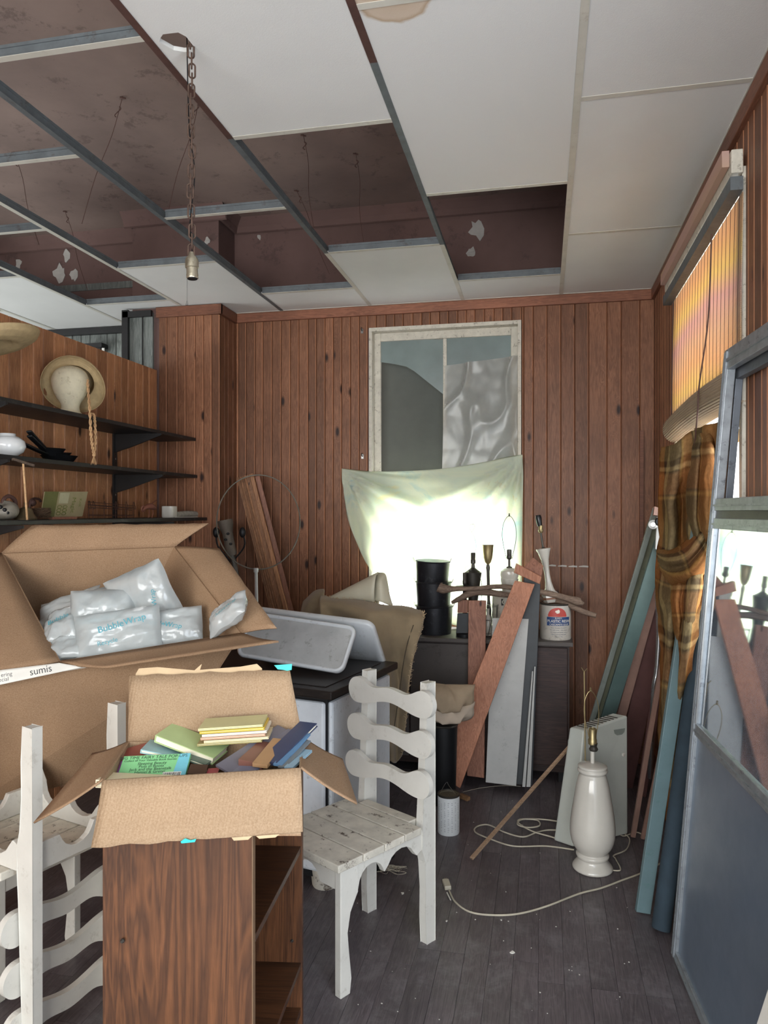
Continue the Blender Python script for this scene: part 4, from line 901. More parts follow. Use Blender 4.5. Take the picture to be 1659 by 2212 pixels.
# dark urn-shaped lamp
c = onC(1022, 4.48); o = thing('table_lamp', 'dark metal table lamp without shade between the pails and the goblet lamp', 'lamp', c)
obj('base', MB().lathe([(.06, 0), (.062, .02), (.04, .05), (.03, .12), (.028, .2), (.045, .33), (.052, .375), (.03, .39), (.012, .405), (.01, .43)], c, n=28), M_dsteel, o, smooth=True)
socket(c+V(0, 0, .425), o, .015, .07, M_dsteel)
obj('bent_harp_wire', MB().tube(cr([c+V(.012, 0, .49), c+V(.018, 0, .54), c+V(.004, 0, .60), c+V(-.018, 0, .635), c+V(-.02, 0, .66), c+V(.006, 0, .665), c+V(.008, 0, .645), c+V(-.008, 0, .62)], 6), .0016, 5), M_steel, o)
obj('side_wire', MB().tube(cr([c+V(-.02, -.02, .42), c+V(-.045, -.03, .40), c+V(.03, -.03, .37), c+V(.055, -.03, .30), c+V(.05, -.02, .2)], 6), .0018, 5), M_dsteel, o)
# small dark lamp foot with a socket
c = onC(1004, 4.40); o = thing('bare_lamp', 'short black lamp foot with a bare socket left of the dark lamp', 'lamp', c)
obj('base', MB().lathe([(.05, 0), (.052, .02), (.014, .05), (.012, .27), (.05, .285), (.055, .30), (.02, .305)], c, n=24), M_castb, o, smooth=True)
socket(c+V(0, 0, .305), o, .013, .075, M_dsteel)
# goblet torchiere
c = onC(1057, 4.55); o = thing('goblet_lamp', 'tall brass lamp with a goblet-shaped cup in front of the bright cloth', 'lamp', c)
obj('stem', MB().lathe([(.055, 0), (.055, .01), (.02, .03), (.012, .08), (.016, .14), (.009, .2), (.010, .38), (.013, .40), (.009, .42)], c, V(-.02, 0, 1), 24), M_dsteel, o, smooth=True)
cc = c+V(-.02, 0, 1).normalized()*.42
obj('cup', MB().lathe([(.006, 0), (.018, .012), (.027, .04), (.031, .08), (.0335, .115), (.036, .12), (.033, .12), (.028, .08), (.02, .03), (.0001, .02)], cc, n=28), M_brass, o, smooth=True)
# white twisted lamp with harp
c = onC(1100, 4.50); o = thing('table_lamp', 'white ribbed table lamp with an empty harp, behind the leaning orange plank', 'lamp', c)
tw = lambda a, z: 1+.05*math.sin(a*9+z*40)
obj('base', MB().lathe([(.05, 0), (.052, .03), (.04, .06), (.034, .12), (.040, .22), (.044, .30)]+[(.045+.004*k, .30+.02*k) for k in range(1, 3)], c, n=54, fn=tw).lathe([(.049, .34), (.055, .36), (.052, .385), (.030, .402), (.012, .405)], c, n=36), M_cer, o, smooth=True)
obj('neck', MB().lathe([(.018, .405), (.018, .41), (.007, .415), (.007, .46)], c, n=14), M_dsteel, o, smooth=True); socket(c+V(0, 0, .455), o, .015, .06, M_dsteel)
harp(c+V(0, 0, .46), .255, .042, o, 0, 0, M_dsteel)
# white flared lamp at the right
c = onC(1191, 4.46)+V(0, 0, .212); o = thing('table_lamp', 'white flared table lamp with a black bulb socket, tilted on top of the labelled tin', 'lamp', c); av = V(-.15, 0, 1).normalized()
obj('base', MB().lathe([(.040, 0), (.052, .02), (.050, .045), (.035, .06)], c, av, 6), M_cer, o); obj('plinth_band', MB().lathe([(.0535, .018), (.0525, .030)], c, av, 6), plain('gold brown band', '8b5a3c', .5), o)
obj('body', MB().lathe([(.036, .055), (.026, .08), (.018, .12), (.016, .16), (.017, .20), (.023, .25), (.036, .295), (.043, .31), (.043, .316), (.02, .32), (.01, .32)], c, av, 32), M_cer, o, smooth=True)
n_ = c+av*.32; obj('neck', MB().lathe([(.012, 0), (.006, .005), (.006, .09)], n_, av, 14), M_dsteel, o); socket(n_+av*.09, o, .014, .045, M_brass)
obj('bulb_socket', MB().lathe([(.013, 0), (.016, .02), (.018, .05), (.014, .065), (.0001, .067)], n_+av*.13, av, 16), plain('black bakelite', '15191c', .3), o, smooth=True)
# tins
M_lab = plain('aged white tin', 'b9b3aa', .45, var=.08, dirt='8a7f72', dirt_amt=.5); M_rim = plain('brown tin rim', '8a7668', .5, .3, var=.2)
c = onC(1200, 4.46); r = .089; tn = can('round white tin with a red and blue label at the right end of the cabinet', c, r, .205, M_lab, M_rim, 'glue_tin', 'tin')
va = math.atan2(-c.y, -c.x); rr_ = r+.0012
def CY(x, z, h=0, c=c, r=r, va=va): a = va+.05+x/r; return c+V(math.cos(a)*(r+.0012+h), math.sin(a)*(r+.0012+h), z)
def cyband(x0, x1, zf, name, mat, par, h=0, n=18, CYf=CY):
    rows = [[CYf(lerp(x0, x1, i/n), zf(lerp(x0, x1, i/n))[k], h) for i in range(n+1)] for k in (0, 1)]; obj(name, MB().grid(rows), mat, par, smooth=True)
M_blue = plain('label blue', '27426e', .5); M_red = plain('label red', 'b5443c', .5); inkw = plain('label cream', 'e3ddcf', .6); inkb = plain('label slate ink', '4c5a70', .6)
cyband(-.055, .085, lambda x: (.085, .135), 'blue_band', M_blue, tn)
cyband(-.048, .062, lambda x: (.137, .137+.052*math.sqrt(max(0, 1-((x-.007)/.056)**2))), 'red_arch', M_red, tn)
def cytext(s, x, z, size, mat, par, h=.0006, CYf=CY): obj('lettering', text_mb(s, size, lambda X, Y: CYf(x+X, z+Y, h)), mat, par)
cytext("ELMER'S", .012, .128, .011, inkw, tn); cytext('PLASTIC RESIN', .017, .111, .021, inkw, tn); cytext('CASCAMITE GLUE', .017, .092, .014, inkw, tn)
for k, s in enumerate(('Water Resistant Powdered', 'Mix with water - slow setting', 'For wood and veneer work', 'Makes a strong clear joint', 'Net wt 5 lbs')): cytext(s, .015, .073-k*.0125, .0085, inkb, tn)
obj('emblem', MB().poly(blob(0, 0, .013, 10, 5), .0004, lambda x, y, h: CY(.008+x, .165+y, .0006+h)), inkw, tn)
c2 = onC(1090, 4.56); t2_ = can('round white tin behind the leaning orange plank', c2, .075, .25, M_lab, M_rim, 'paint_can', 'tin'); v2 = math.atan2(-c2.y, -c2.x)
CY2 = lambda x, z, h=0: c2+V(math.cos(v2+x/.075)*(.0765+h), math.sin(v2+x/.075)*(.0765+h), z)
cyband(-.02, .03, lambda x: (.18, .22), 'black_patch', M_castb, t2_, CYf=CY2); obj('lettering', text_mb('G', .032, lambda X, Y: CY2(-.005+X, .2+Y, .0008)), inkw, t2_)
c3 = onC(1112, 4.68); can('pale tin at the very back under the twisted white lamp', c3, .06, .285, M_lab, M_rim, 'paint_can', 'tin')
# dark jar and clutter behind the upright plank
c = onC(1000, 4.39); 
o = thing('wire_basket', 'small tangle of wire and a bottle behind the upright plank', 'basket', onC(1055, 4.45)); c = onC(1058, 4.45); m = MB()
for k in range(7): m.tube([c+V(math.cos(k*.9)*.04, math.sin(k*.9)*.04, .004), c+V(math.cos(k*.9+.5)*.045, math.sin(k*.9+.5)*.045, .10), c+V(math.cos(k*.9+.3)*.05, math.sin(k*.9+.3)*.05, .19)], .002, 5)
for z in (.02, .1, .18): m.ring([c+V(math.cos(q/12*2*PI)*.046, math.sin(q/12*2*PI)*.046, z) for q in range(12)], .002, 5)
w_ = obj('wire', m, M_steel, o); w_['kind'] = 'stuff'
obj('bottle', MB().lathe([(.02, .004), (.022, .01), (.022, .1), (.008, .13), (.008, .16), (.01, .165)], c+V(-.01, 0, 0), n=16), M_cer, o, smooth=True)
# driftwood
M_drift = wood('driftwood', '8c7868', '6e5b4f', '3d302a', 'x', knots=False, rough=.8)
def branch(label, pts, rs, seed):
    P3 = cr([PY(p[0], p[1], p[2]+.07) for p in pts], 6); R3 = cr(rs, 6); R3 = [r*(1+.12*nz(V(i*.4, seed, 0), 1)) for i, r in enumerate(R3)]
    return tag(obj('driftwood_branch', MB().tube(P3, R3, 12), M_drift, smooth=True), label, 'branch', 'driftwood branches')
branch('long pale driftwood branch with a knobbed left end lying over the planks', [(948, 1268, 4.20), (958, 1272, 4.20), (985, 1272, 4.21), (1030, 1271, 4.22), (1080, 1267, 4.24), (1130, 1273, 4.27), (1185, 1282, 4.30), (1220, 1291, 4.32), (1252, 1300, 4.33), (1258, 1298, 4.33)], [.030, .027, .015, .013, .014, .016, .017, .018, .024, .012], 1)
branch('short dark driftwood branch curving under the long one', [(976, 1302, 4.24), (995, 1292, 4.24), (1020, 1280, 4.25), (1050, 1279, 4.26), (1085, 1284, 4.27), (1130, 1288, 4.30)], [.010, .016, .022, .021, .017, .012], 2)
branch('driftwood branch whose stub points right past the labelled tin', [(1150, 1290, 4.40), (1215, 1300, 4.36), (1240, 1312, 4.34), (1262, 1322, 4.34), (1288, 1330, 4.33)], [.012, .015, .017, .016, .014], 3)
# ------------------------------------------------------------------ boards leaning on the cabinet
M_org = wood('orange brown plank', 'c78868', 'b07253', '3a1d17', 'z', rough=.5, var=.05, knotsize=.06)
M_org2 = wood('dull brown plank', 'a8755f', '8d5f4c', '3a1d17', 'z', rough=.55, var=.05, knotsize=.08)
M_blkb = plain('black painted board', '22282d', .5, var=.2); M_whb = plain('grey white board', 'b3b4b2', .6, var=.06, dirt='8f8f8c', dirt_amt=.4)
def lean(name, label, cat, q, t, mat, group='boards leaning on the low cabinet', bevel=.002):
    """4 pixel+depth corners: bottom left, bottom right, top right, top left"""
    return tag(obj(name, MB().slab([PY(*p) for p in q], t), mat, bevel=bevel), label, cat, group)
def pleat(o): return o
lean('pine_plank', 'brown pine plank standing upright behind the slanting orange plank', 'plank', ((1009, 1676, 4.20), (1046, 1681, 4.20), (1050, 1297, 4.29), (1012, 1297, 4.29)), .02, M_org2)
lean('black_board', 'short black board with a brown end behind the upright plank', 'board', ((985, 1368, 4.335), (1011, 1368, 4.335), (1013, 1325, 4.335), (988, 1325, 4.335)), .02, M_blkb)
lean('pine_offcut', 'small pine offcut resting on the short black board', 'offcut', ((988, 1324, 4.335), (1011, 1324, 4.335), (1012, 1296, 4.335), (989, 1296, 4.335)), .02, M_org2)
lean('white_board', 'long grey-white board leaning on the cabinet, top edge level', 'board', ((1049, 1690, 4.15), (1115, 1698, 4.15), (1142, 1337, 4.265), (1064, 1335, 4.265)), .014, M_whb)
lean('black_board', 'long black board leaning right of the grey-white board', 'board', ((1105, 1694, 4.19), (1150, 1696, 4.19), (1168, 1240, 4.30), (1132, 1246, 4.30)), .016, M_blkb)
lean('white_strip', 'thin white strip standing before the black board', 'strip', ((1137, 1700, 4.14), (1146, 1700, 4.14), (1157, 1440, 4.20), (1154, 1440, 4.20)), .008, M_whb)
lean('white_strip', 'thin white strip standing at the right edge of the black board', 'strip', ((1128, 1700, 4.14), (1135, 1700, 4.14), (1152, 1450, 4.20), (1149, 1450, 4.20)), .006, M_whb)
pk = thing('pine_plank', 'orange pine plank with dark knots slanting across the other boards', 'plank', PZ(972, 1705), group='boards leaning on the low cabinet')
obj('board', MB().slab([PY(942, 1673, 4.02), PY(994, 1703, 4.01), PY(1155, 1262, 4.20), PY(1112, 1254, 4.20)], .022), M_org, pk, bevel=.002)
obj('end_block', MB().slab([P(1110, 1237, 4.15), P(1166, 1262, 4.13), P(1170, 1246, 4.13), P(1116, 1217, 4.15)], .06), M_org, pk, bevel=.002)
obj('end_block', MB().slab([P(1130, 1226, 4.20), P(1170, 1246, 4.18), P(1174, 1222, 4.19), P(1152, 1204, 4.21)], .03), M_org2, pk, bevel=.002)
# chalky marks on the wall
m = MB()
for x0, x1, y in ((1183, 1201, 1222), (1205, 1224, 1223), (1228, 1247, 1224), (1250, 1271, 1224)):
    a = PY(x0, y, YB-.0015); b = PY(x1, y, YB-.0015); m.poly([(a.x, a.z-.002), (b.x, b.z-.005), (b.x, b.z+.005), (lerp(a.x, b.x, .5), a.z+.008), (a.x, a.z+.003)], .001, lambda x, z, h: V(x, YB-.001-h, z))
obj('scrape_mark', m, M_peel, wb)['kind'] = 'stuff'
tag(obj('thin_batten', MB().bar(PY(1385, 1500, YB-.03), PY(1386, 930, YB-.03), .022, .02, side=V(1, 0, 0)), M_trimx), 'thin dark batten standing in the back right corner', 'batten')
# ------------------------------------------------------------------ canvas heap and vinyl roll
M_canv = plain('olive canvas', '8b7a60', .9, var=.2, vs=5, bmp=.5, fine=420, sheen=.2); M_vin = plain('cream vinyl', 'c3bda8', .5, var=.06)
ctl = [[(688, 1283, 3.95), (730, 1292, 3.92), (790, 1300, 3.88), (850, 1308, 3.86), (916, 1322, 3.84)],
       [(690, 1300, 3.86), (735, 1312, 3.82), (795, 1322, 3.76), (850, 1330, 3.76), (914, 1342, 3.78)],
       [(695, 1345, 3.80), (745, 1350, 3.86), (800, 1356, 3.70), (852, 1365, 3.80), (902, 1392, 3.76)],
       [(720, 1400, 3.82), (765, 1405, 3.84), (805, 1412, 3.70), (850, 1420, 3.80), (890, 1440, 3.74)],
       [(800, 1465, 3.84), (820, 1468, 3.80), (838, 1472, 3.72), (860, 1478, 3.80), (884, 1486, 3.74)],
       [(808, 1540, 3.86), (822, 1545, 3.80), (838, 1548, 3.72), (856, 1552, 3.80), (876, 1556, 3.75)],
       [(822, 1640, 3.88), (832, 1642, 3.82), (842, 1644, 3.74), (856, 1650, 3.80), (868, 1630, 3.78)]]
g = surf([[P(*p) for p in r] for r in ctl], 8, 8)
for j, r in enumerate(g):
    for i, p in enumerate(r): p += V(nz(p, 5, 2)*.012, nz(p, 6, 3)*.06+nz(p, 13, 9)*.02, nz(p, 6, 4)*.012)
cv = thing('canvas_tarp', 'olive canvas tarp draped in heavy folds behind the drainboards', 'tarp', V(g[-1][0].x, g[-1][0].y, g[-1][0].z))
obj('cloth', MB().grid(g), M_canv, cv, smooth='all', solid=.006)
fr = MB(); edge = g[0]; edge2 = [r[-1] for r in g]
for e in (edge, edge2):
    for i in range(len(e)-1):
        for k in range(3):
            p = lerp(e[i], e[i+1], k/3); dv = V(random.uniform(-.012, .012), random.uniform(-.012, .006), random.uniform(-.004, .014)); fr.tube([p, p+dv*.6, p+dv], .0012, 4)
o = obj('frayed_edge', fr, M_cut, cv); o['kind'] = 'stuff'
lf = surf([[P(655, 1300, 4.1), P(680, 1277, 4.05), P(700, 1273, 4.0)], [P(650, 1330, 4.05), P(672, 1300, 3.98), P(700, 1282, 3.95)], [P(660, 1360, 4.05), P(680, 1340, 4.0), P(694, 1330, 3.9)]], 6, 6)
obj('turned_corner', MB().grid(lf), M_canv, cv, smooth='all', solid=.006)
seam = MB(); sp_ = cr([P(893, 1350, 3.755), P(880, 1390, 3.745), P(870, 1440, 3.735), P(862, 1500, 3.735), P(850, 1580, 3.73)], 8)
seam.tube(sp_, .0022, 5); obj('seam', seam, plain('dark stitching', '3f372c', .9), cv)
# vinyl roll
vr = thing('vinyl_roll', 'cream vinyl sheet curled into a cone on the canvas in front of the cloth', 'roll', P(770, 1300, 4.0))
m = MB(); rows = []; a0 = P(712, 1302, 4.05); a1 = P(815, 1272, 3.98); axd = (a1-a0).normalized(); e1 = axd.orthogonal().normalized(); e2 = axd.cross(e1)
for j in range(14):
    t_ = j/13; c_ = lerp(a0, a1, t_); rr = lerp(.03, .085, t_); rows.append([c_+(e1*math.cos(a)+e2*math.sin(a))*(rr*(1-.06*a/6.3)) + axd*(.03*math.cos(a-1)*t_) for a in [q/40*2.35*PI for q in range(41)]])
obj('sheet', m.grid(rows), M_vin, vr, smooth='all', solid=.002)
tail = surf([[P(812, 1238, 4.02), P(830, 1238, 4.0), P(836, 1250, 3.98)], [P(805, 1262, 3.98), P(822, 1258, 3.93), P(842, 1285, 3.96)], [P(800, 1296, 3.98), P(822, 1300, 3.92), P(850, 1312, 3.96)]], 7, 7)
obj('flared_end', MB().grid(tail), M_vin, vr, smooth='all', solid=.002)
# tan sack on a dark bin
c = PZ(955, 1725); c = V(P(958, 1600, 3.95).x, P(958, 1600, 3.95).y, 0)
bn = thing('waste_bin', 'black metal bin holding up the tan sack', 'bin', c)
obj('body', MB().lathe([(.062, 0), (.064, .006), (.075, .42), (.072, .42), (.06, .01), (.0001, .01)], c, n=32), M_castb, bn, smooth=True); obj('rim', MB().lathe([(.075, .415), (.079, .42), (.075, .425)], c, n=32), M_dsteel, bn, smooth=True)
M_sack = plain('tan sack cloth', '9c8a73', .9, var=.12, bmp=.4, fine=350); M_sackp = plain('pale sack cloth', 'b6a796', .9, var=.06, bmp=.3)
sk = thing('sack', 'folded tan cloth sack lying on the black bin beside the slanting plank', 'sack', V(c.x, c.y, .43))
rows = []
for j in range(15):
    f = j/14; rows.append([V(c.x+.008, c.y, .432)+V(math.cos(a)*.135*(math.sin(PI*f)**.45)*(1+.22*nz(V(math.cos(a)*2, math.sin(a)*2, f*3), 1)+.08*math.sin(a*5+f*3)+.16*max(0, math.cos(a))**6), math.sin(a)*.10*(math.sin(PI*f)**.45), .145*f+.06*nz(V(math.cos(a)*2.4, math.sin(a)*2.4, f*2+5), 1)*math.sin(PI*f)+.035*math.cos(a*2)*f*math.sin(PI*f)) for a in [2*PI*q/36 for q in range(36)]])
obj('upper_fold', MB().grid([[p+V(0, 0, .055) for p in r] for r in rows[3:]], True), M_sack, sk, smooth='all'); obj('lower_fold', MB().grid([[V(p.x, p.y, .432+(p.z-.432)*.75) for p in r] for r in rows], True), M_sackp, sk, smooth='all')
# beam, hoop, pipes
bmw = wood('grooved old beam', 'b3825d', '916547', '33201a', 'z', knots=True, rough=.6, knotsize=.05)
bp = thing('grooved_beam', 'long grooved wooden moulding leaning against the back wall', 'beam', P(690, 1620, 4.72))
ta, tb = P(530, 1028, 4.93), P(664, 1560, 4.86); sd = (P(560, 1030, 4.93)-P(520, 1022, 4.93)); obj('board', MB().bar(ta, tb, .115, .02, side=sd), bmw, bp)
axb = (tb-ta).normalized(); sdn = (sd-axb*sd.dot(axb)).normalized(); nb = axb.cross(sdn); nb = nb if nb.y < 0 else -nb
for k in (-.045, -.03, -.015, 0): obj('bead', MB().tube([ta+sdn*k+nb*.011, tb+sdn*k+nb*.011], .0062, 8), bmw, bp, smooth=True)
obj('raised_edge', MB().bar(ta+sdn*.045+nb*.016-axb*.0, tb+sdn*.045+nb*.016, .026, .03, side=sdn), bmw, bp, bevel=.003); obj('flat_board', MB().bar(ta+sdn*.075-nb*.01+axb*.02, tb+sdn*.075-nb*.01, .03, .012, side=sdn), M_whb if False else M_org2, bp)
hc_ = P(558, 1128, 4.74); pts = [hc_+((P(558+90*math.cos(a), 1128-102*math.sin(a)+0, 4.74+.10*math.sin(a)))-hc_) for a in [2*PI*q/64 for q in range(64)]]
tag(obj('metal_hoop', MB().ring(pts, .0042, 8), plain('grey iron hoop', '6e6a60', .6, .3, var=.3), smooth=True), 'thin round metal hoop leaning over the grooved beam', 'hoop')
lp = thing('iron_burner', 'dark iron tube with bolts hanging on the panelling left of the hoop', 'iron fitting', P(490, 1180, 4.85))
c = P(492, 1185, 4.82); ax_ = (P(485, 1125, 4.82)-P(500, 1200, 4.82)).normalized(); mi = plain('grey brown iron', '5f564c', .7, .2, var=.2)
o_ = P(501, 1200, 4.82); obj('tube', MB().lathe([(.03, 0), (.036, .02), (.034, .05), (.034, .15), (.04, .17), (.048, .2), (.05, .235), (.04, .235)], o_, ax_, 24), mi, lp, smooth=True)
for px, py in ((492, 1153), (498, 1175), (487, 1166)): obj('bolt', MB().lathe([(.008, 0), (.008, .014), (.0001, .016)], P(px, py, 4.775)-V(0, -.01, 0), V(0, -1, 0), 8), M_castb, lp)
obj('stem', MB().tube(cr([o_, P(508, 1230, 4.82), P(515, 1290, 4.84), P(522, 1400, 4.86)], 4), .02, 10), M_dsteel, lp, smooth=True)
for px in (467, 524): 
    q_ = P(px, 1150, 4.80); obj('knob', MB().ball(q_, .022, 10, 8, (1, 1, 1.6)), M_castb, lp, smooth=True); obj('knob_arm', MB().tube(cr([q_, P(px+4, 1180, 4.81), P(500, 1215, 4.82)], 5), .006, 6), M_castb, lp)
pw = thing('white_pipe', 'narrow white pipe standing behind the large carton', 'pipe', P(556, 1420, 4.6)); obj('tube', MB().tube([P(553, 1232, 4.6), P(560, 1645, 4.6)], .0105, 10), M_whb, pw, smooth=True); obj('collar', MB().tube([P(553, 1227, 4.6), P(553, 1236, 4.6)], .015, 10), M_whb, pw)
# ================================================================== SHELVES ON THE PARTITION
XW = XP+.002
SH = ((2.04, -2.245), (1.795, -2.235), (1.515, -2.165))
shn = ['black wall shelf, topmost of three, carrying the hatted head', 'black wall shelf, middle one of three, carrying the iron pans', 'black wall shelf, lowest and deepest of three, crowded with small things']
for (z, xf), lb_ in zip(SH, shn):
    o = thing('wall_shelf', lb_, 'shelf', ((XW+xf)/2, 3.4, z), group='black shelves on the partition')
    obj('board', MB().bb((XW, 2.2, z-.020), (xf, YC-.006, z)), M_shelf, o, bevel=.002)
    for yb in (4.02, 2.72):
        pr = [(XW+.012, z-.022), (xf+.03, z-.022), (xf+.03, z-.034), (XW+.10, z-.105), (XW+.012, z-.13)]
        obj('bracket', MB().poly(pr[::-1], .012, lambda x, zz_, h, yb=yb: V(x, yb+h, zz_)), M_black, o)
for yb, s in ((4.026, 'right'), (2.726, 'left')):
    sd_ = thing('shelf_standard', f'black slotted metal upright holding the {s} ends of the wall shelves', 'shelf upright', (XW, yb, 1.3)); obj('rail', MB().bb((XW, yb-.018, 1.3), (XW+.011, yb+.018, 2.02)), M_black, sd_)
    for k in range(26):
        z = 1.325+k*.027
        if all(abs(z-q[0]+.07) > .06 for q in SH): obj('slot', MB().bb((XW+.0105, yb-.003, z), (XW+.0118, yb+.003, z+.010)), M_steel if k % 4 == 0 else M_castb, sd_)
def onS(i, px, x=None, zz=0): x = x if x is not None else -2.37; dr = ray(px); return V(x, x/dr[0]*dr[1], SH[i][0]+zz)
# mannequin head
M_foam = plain('yellowed foam', 'd2c9ae', .75, var=.1, vs=22, dirt='9a8c6c', dirt_amt=.5)
def head_form(c, label):
    o = thing('head_form', label, 'mannequin head', c); fd = (V(0, 0, 0)-V(c.x, c.y, 0)).normalized(); bk_ = -fd; rows = []
    prof = [(.062, .0), (.064, .01), (.058, .02), (.048, .03), (.044, .055), (.050, .075), (.062, .095), (.074, .12), (.084, .15), (.089, .18), (.087, .205), (.076, .232), (.055, .252), (.028, .263), (.0001, .266)]
    obj('body', MB().lathe(cr([V(*p, 0) for p in prof], 3) and [(q.x, q.y) for q in cr([V(p[0], p[1], 0) for p in prof], 3)], c, V(-.02, .02, 1), 36, fn=lambda a, z: 1+.06*math.cos(2*a)*(z > .09)), M_foam, o, smooth='all'); return o
hp = onS(0, 152, -2.39); head_form(hp, 'pale foam mannequin head wearing the straw sun hat on the top shelf')
hd = hp+V(0, 0, .17); M_straw = plain('woven straw', 'b7a078', .8, var=.14, vs=30, bmp=.8, fine=260)
def straw_hat(name, label, c, axv, prof, sag=0, n=64):
    o = thing(name, label, 'hat', c); m = MB(); rings = cr([V(p[0], p[1], 0) for p in prof], 6)
    ax = Vector(axv).normalized(); e = (V(0, 0, 1)-ax*ax.z).normalized(); g_ = ax.cross(e); rows = []
    for q in rings: rows.append([c+ax*(q.y+sag*max(0, q.x-.1)*math.cos(2*a)*1.0+.0012*math.sin(q.x*900))+(e*math.cos(a)+g_*math.sin(a))*q.x for a in [2*PI*k/n for k in range(n)]])
    obj('woven_body', m.grid(rows, True), M_straw, o, smooth='all', solid=.0025); return o, ax, e, g_
ho, hax, he, hg = straw_hat('straw_sun_hat', 'straw sun hat tipped back on the mannequin head', hd+V(-.01, .055, .02), V(-.30, .72, .50), [(.158, -.045), (.15, -.02), (.125, -.003), (.10, .0), (.092, .01), (.088, .05), (.078, .075), (.05, .085), (.0005, .088)], .25)
m = MB(); cbd = hd+V(-.01, .055, .02)
m.ring([cbd+hax*.018+(he*math.cos(a)+hg*math.sin(a))*.096 for a in [2*PI*k/40 for k in range(40)]], .004, 6); obj('braided_band', m, plain('tan braid', 'a6855a', .8), ho)
m = MB(); M_rope = plain('two-tone braid', 'c79f74', .8, var=.25, vs=60)
def braid(m, pts, r):
    pts = cr([Vector(p) for p in pts], 12)
    for s in (0, PI): m.tube([p+V(0, math.cos(i*.75+s)*r, 0)+V(math.sin(i*.75+s)*r, 0, 0) for i, p in enumerate(pts)], r*.95, 5)
X5 = -2.225
rp = [PX(189, 820, -2.30), PX(191, 850, -2.27), PX(194, 888, X5), PX(196, 930, X5), PX(199, 960, X5), PX(203, 982, X5)]
rp2 = [PX(203, 982, X5), PX(206, 950, X5), PX(205, 915, X5), PX(203, 897, X5), PX(199, 893, -2.235)]
braid(m, rp, .0042); braid(m, rp2, .0042); obj('chin_cord', m, M_rope, ho, smooth=True)
m = MB(); k0 = PX(203, 983, X5); m.ball(k0, .009, 8, 6)
for i in range(12): m.tube([k0, k0+V(random.uniform(-.012, .012), random.uniform(-.014, .014), -.045+random.uniform(-.006, .006))], .0012, 4)
obj('tassel', m, M_rope, ho)
# sombrero at the left edge
h2 = onS(0, -62, -2.38); head_form(h2, 'second foam mannequin head, cut off by the left edge of the view')
sc_ = PX(-22, 748, -2.36); so, sax, se, sg = straw_hat('sombrero', 'wide straw sombrero at the left edge above the top shelf', sc_, V(-.22, -.10, .9), [(.21, .035), (.212, .03), (.19, .006), (.14, -.008), (.10, 0), (.085, .03), (.07, .09), (.04, .12), (.0005, .125)], .0)
# opal globe
c = onS(1, 16, -2.36); M_opal = plain('opal glass', 'eceeee', .08, var=.02, spec=.7, bmp=0); o = thing('glass_lampshade', 'squat white opal glass lampshade at the left end of the middle shelf', 'lampshade', c)
obj('globe', MB().lathe([(.035, 0), (.04, .008), (.066, .025), (.077, .05), (.072, .075), (.05, .093), (.035, .098), (.035, .108), (.03, .108)], c, n=40), M_opal, o, smooth='all')
# iron pans
for i, (lb_, dz, px) in enumerate((('black cast iron pan at the bottom of the nested pile', 0, 128), ('black cast iron pan in the middle of the nested pile', .017, 120), ('black cast iron pan on top of the nested pile, handle raised', .034, 112))):
    c = onS(1, px, -2.37, dz); o = thing('cast_iron_pan', lb_, 'pan', c, group='nested cast iron pans'); r = .085-.012*i
    obj('bowl', MB().lathe([(r*.7, 0), (r*.72, .002), (r, .034), (r+.004, .036), (r-.004, .034), (r*.68, .006), (.0001, .006)], c, V(.05*i, -.04*i, 1), 32), M_castb, o, smooth=True)
    e = c+V(0, -r*.95, .032); q1 = PX(62+(i == 0)*-14+(i == 1)*1, (958, 941, 931)[i], -2.34); obj('handle', MB().bar(e, q1, .026, .010, side=V(1, 0, .2)), M_castb, o, bevel=.004)
# wooden peg rod
c = PX(49, 1100, -2.2); pg = thing('wooden_peg_rod', 'thin wooden rod with a crosspiece before the middle shelf', 'rod', V(-2.22, c.y, SH[2][0]))
t_ = PX(50, 1000, -2.22); obj('rod', MB().tube([V(-2.20, t_.y, SH[2][0]+.0), t_], .0045, 8), M_rope, pg); obj('crosspiece', MB().bar(PX(28, 992, -2.22), PX(72, 1006, -2.21), .014, .010), M_drift, pg)
# lowest shelf, left to right
c = onS(2, 8, -2.30); M_bone = plain('mottled pottery', '8a8478', .5, var=.3, vs=30); o = thing('pierced_pottery', 'grey pierced pottery lump at the left end of the lowest shelf', 'ornament', c)
rows = []
for j in range(13): f = j/12; rows.append([c+V(math.cos(a)*.06*math.sin(PI*f)**.7, math.sin(a)*.065*math.sin(PI*f)**.7, .075*(1-math.cos(PI*f))/2*(1+.15*math.sin(a))) for a in [2*PI*q/24 for q in range(24)]])
obj('body', MB().grid(rows, True), M_bone, o, smooth='all')
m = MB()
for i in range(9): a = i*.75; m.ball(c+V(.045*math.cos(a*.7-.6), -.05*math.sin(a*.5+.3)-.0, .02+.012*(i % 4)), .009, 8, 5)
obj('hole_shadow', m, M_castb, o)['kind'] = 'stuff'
c = onS(2, 28, -2.32); o = thing('iron_ring_handle', 'rusty curved iron handle behind the brass bell', 'handle', c); q_ = [onS(2, px, -2.31, zz) for px, zz in ((6, .06), (8, .09), (18, .105), (29, .095), (34, .07), (36, .0))]; obj('loop', MB().tube(cr(q_, 6), .009, 8), M_rust, o, smooth=True)
c = onS(2, 55, -2.27); o = thing('brass_bell', 'tarnished brass bell on the lowest shelf', 'bell', c); mbz = plain('tarnished brass', '7d6f55', .4, .7, var=.2)
obj('body', MB().lathe([(.048, 0), (.05, .006), (.045, .014), (.036, .025), (.030, .042), (.022, .052), (.008, .058), (.006, .07), (.009, .075), (.0001, .08)], c, n=32), mbz, o, smooth=True)
c = onS(2, 88, -2.28); m = MB(); rg = random.Random(8)
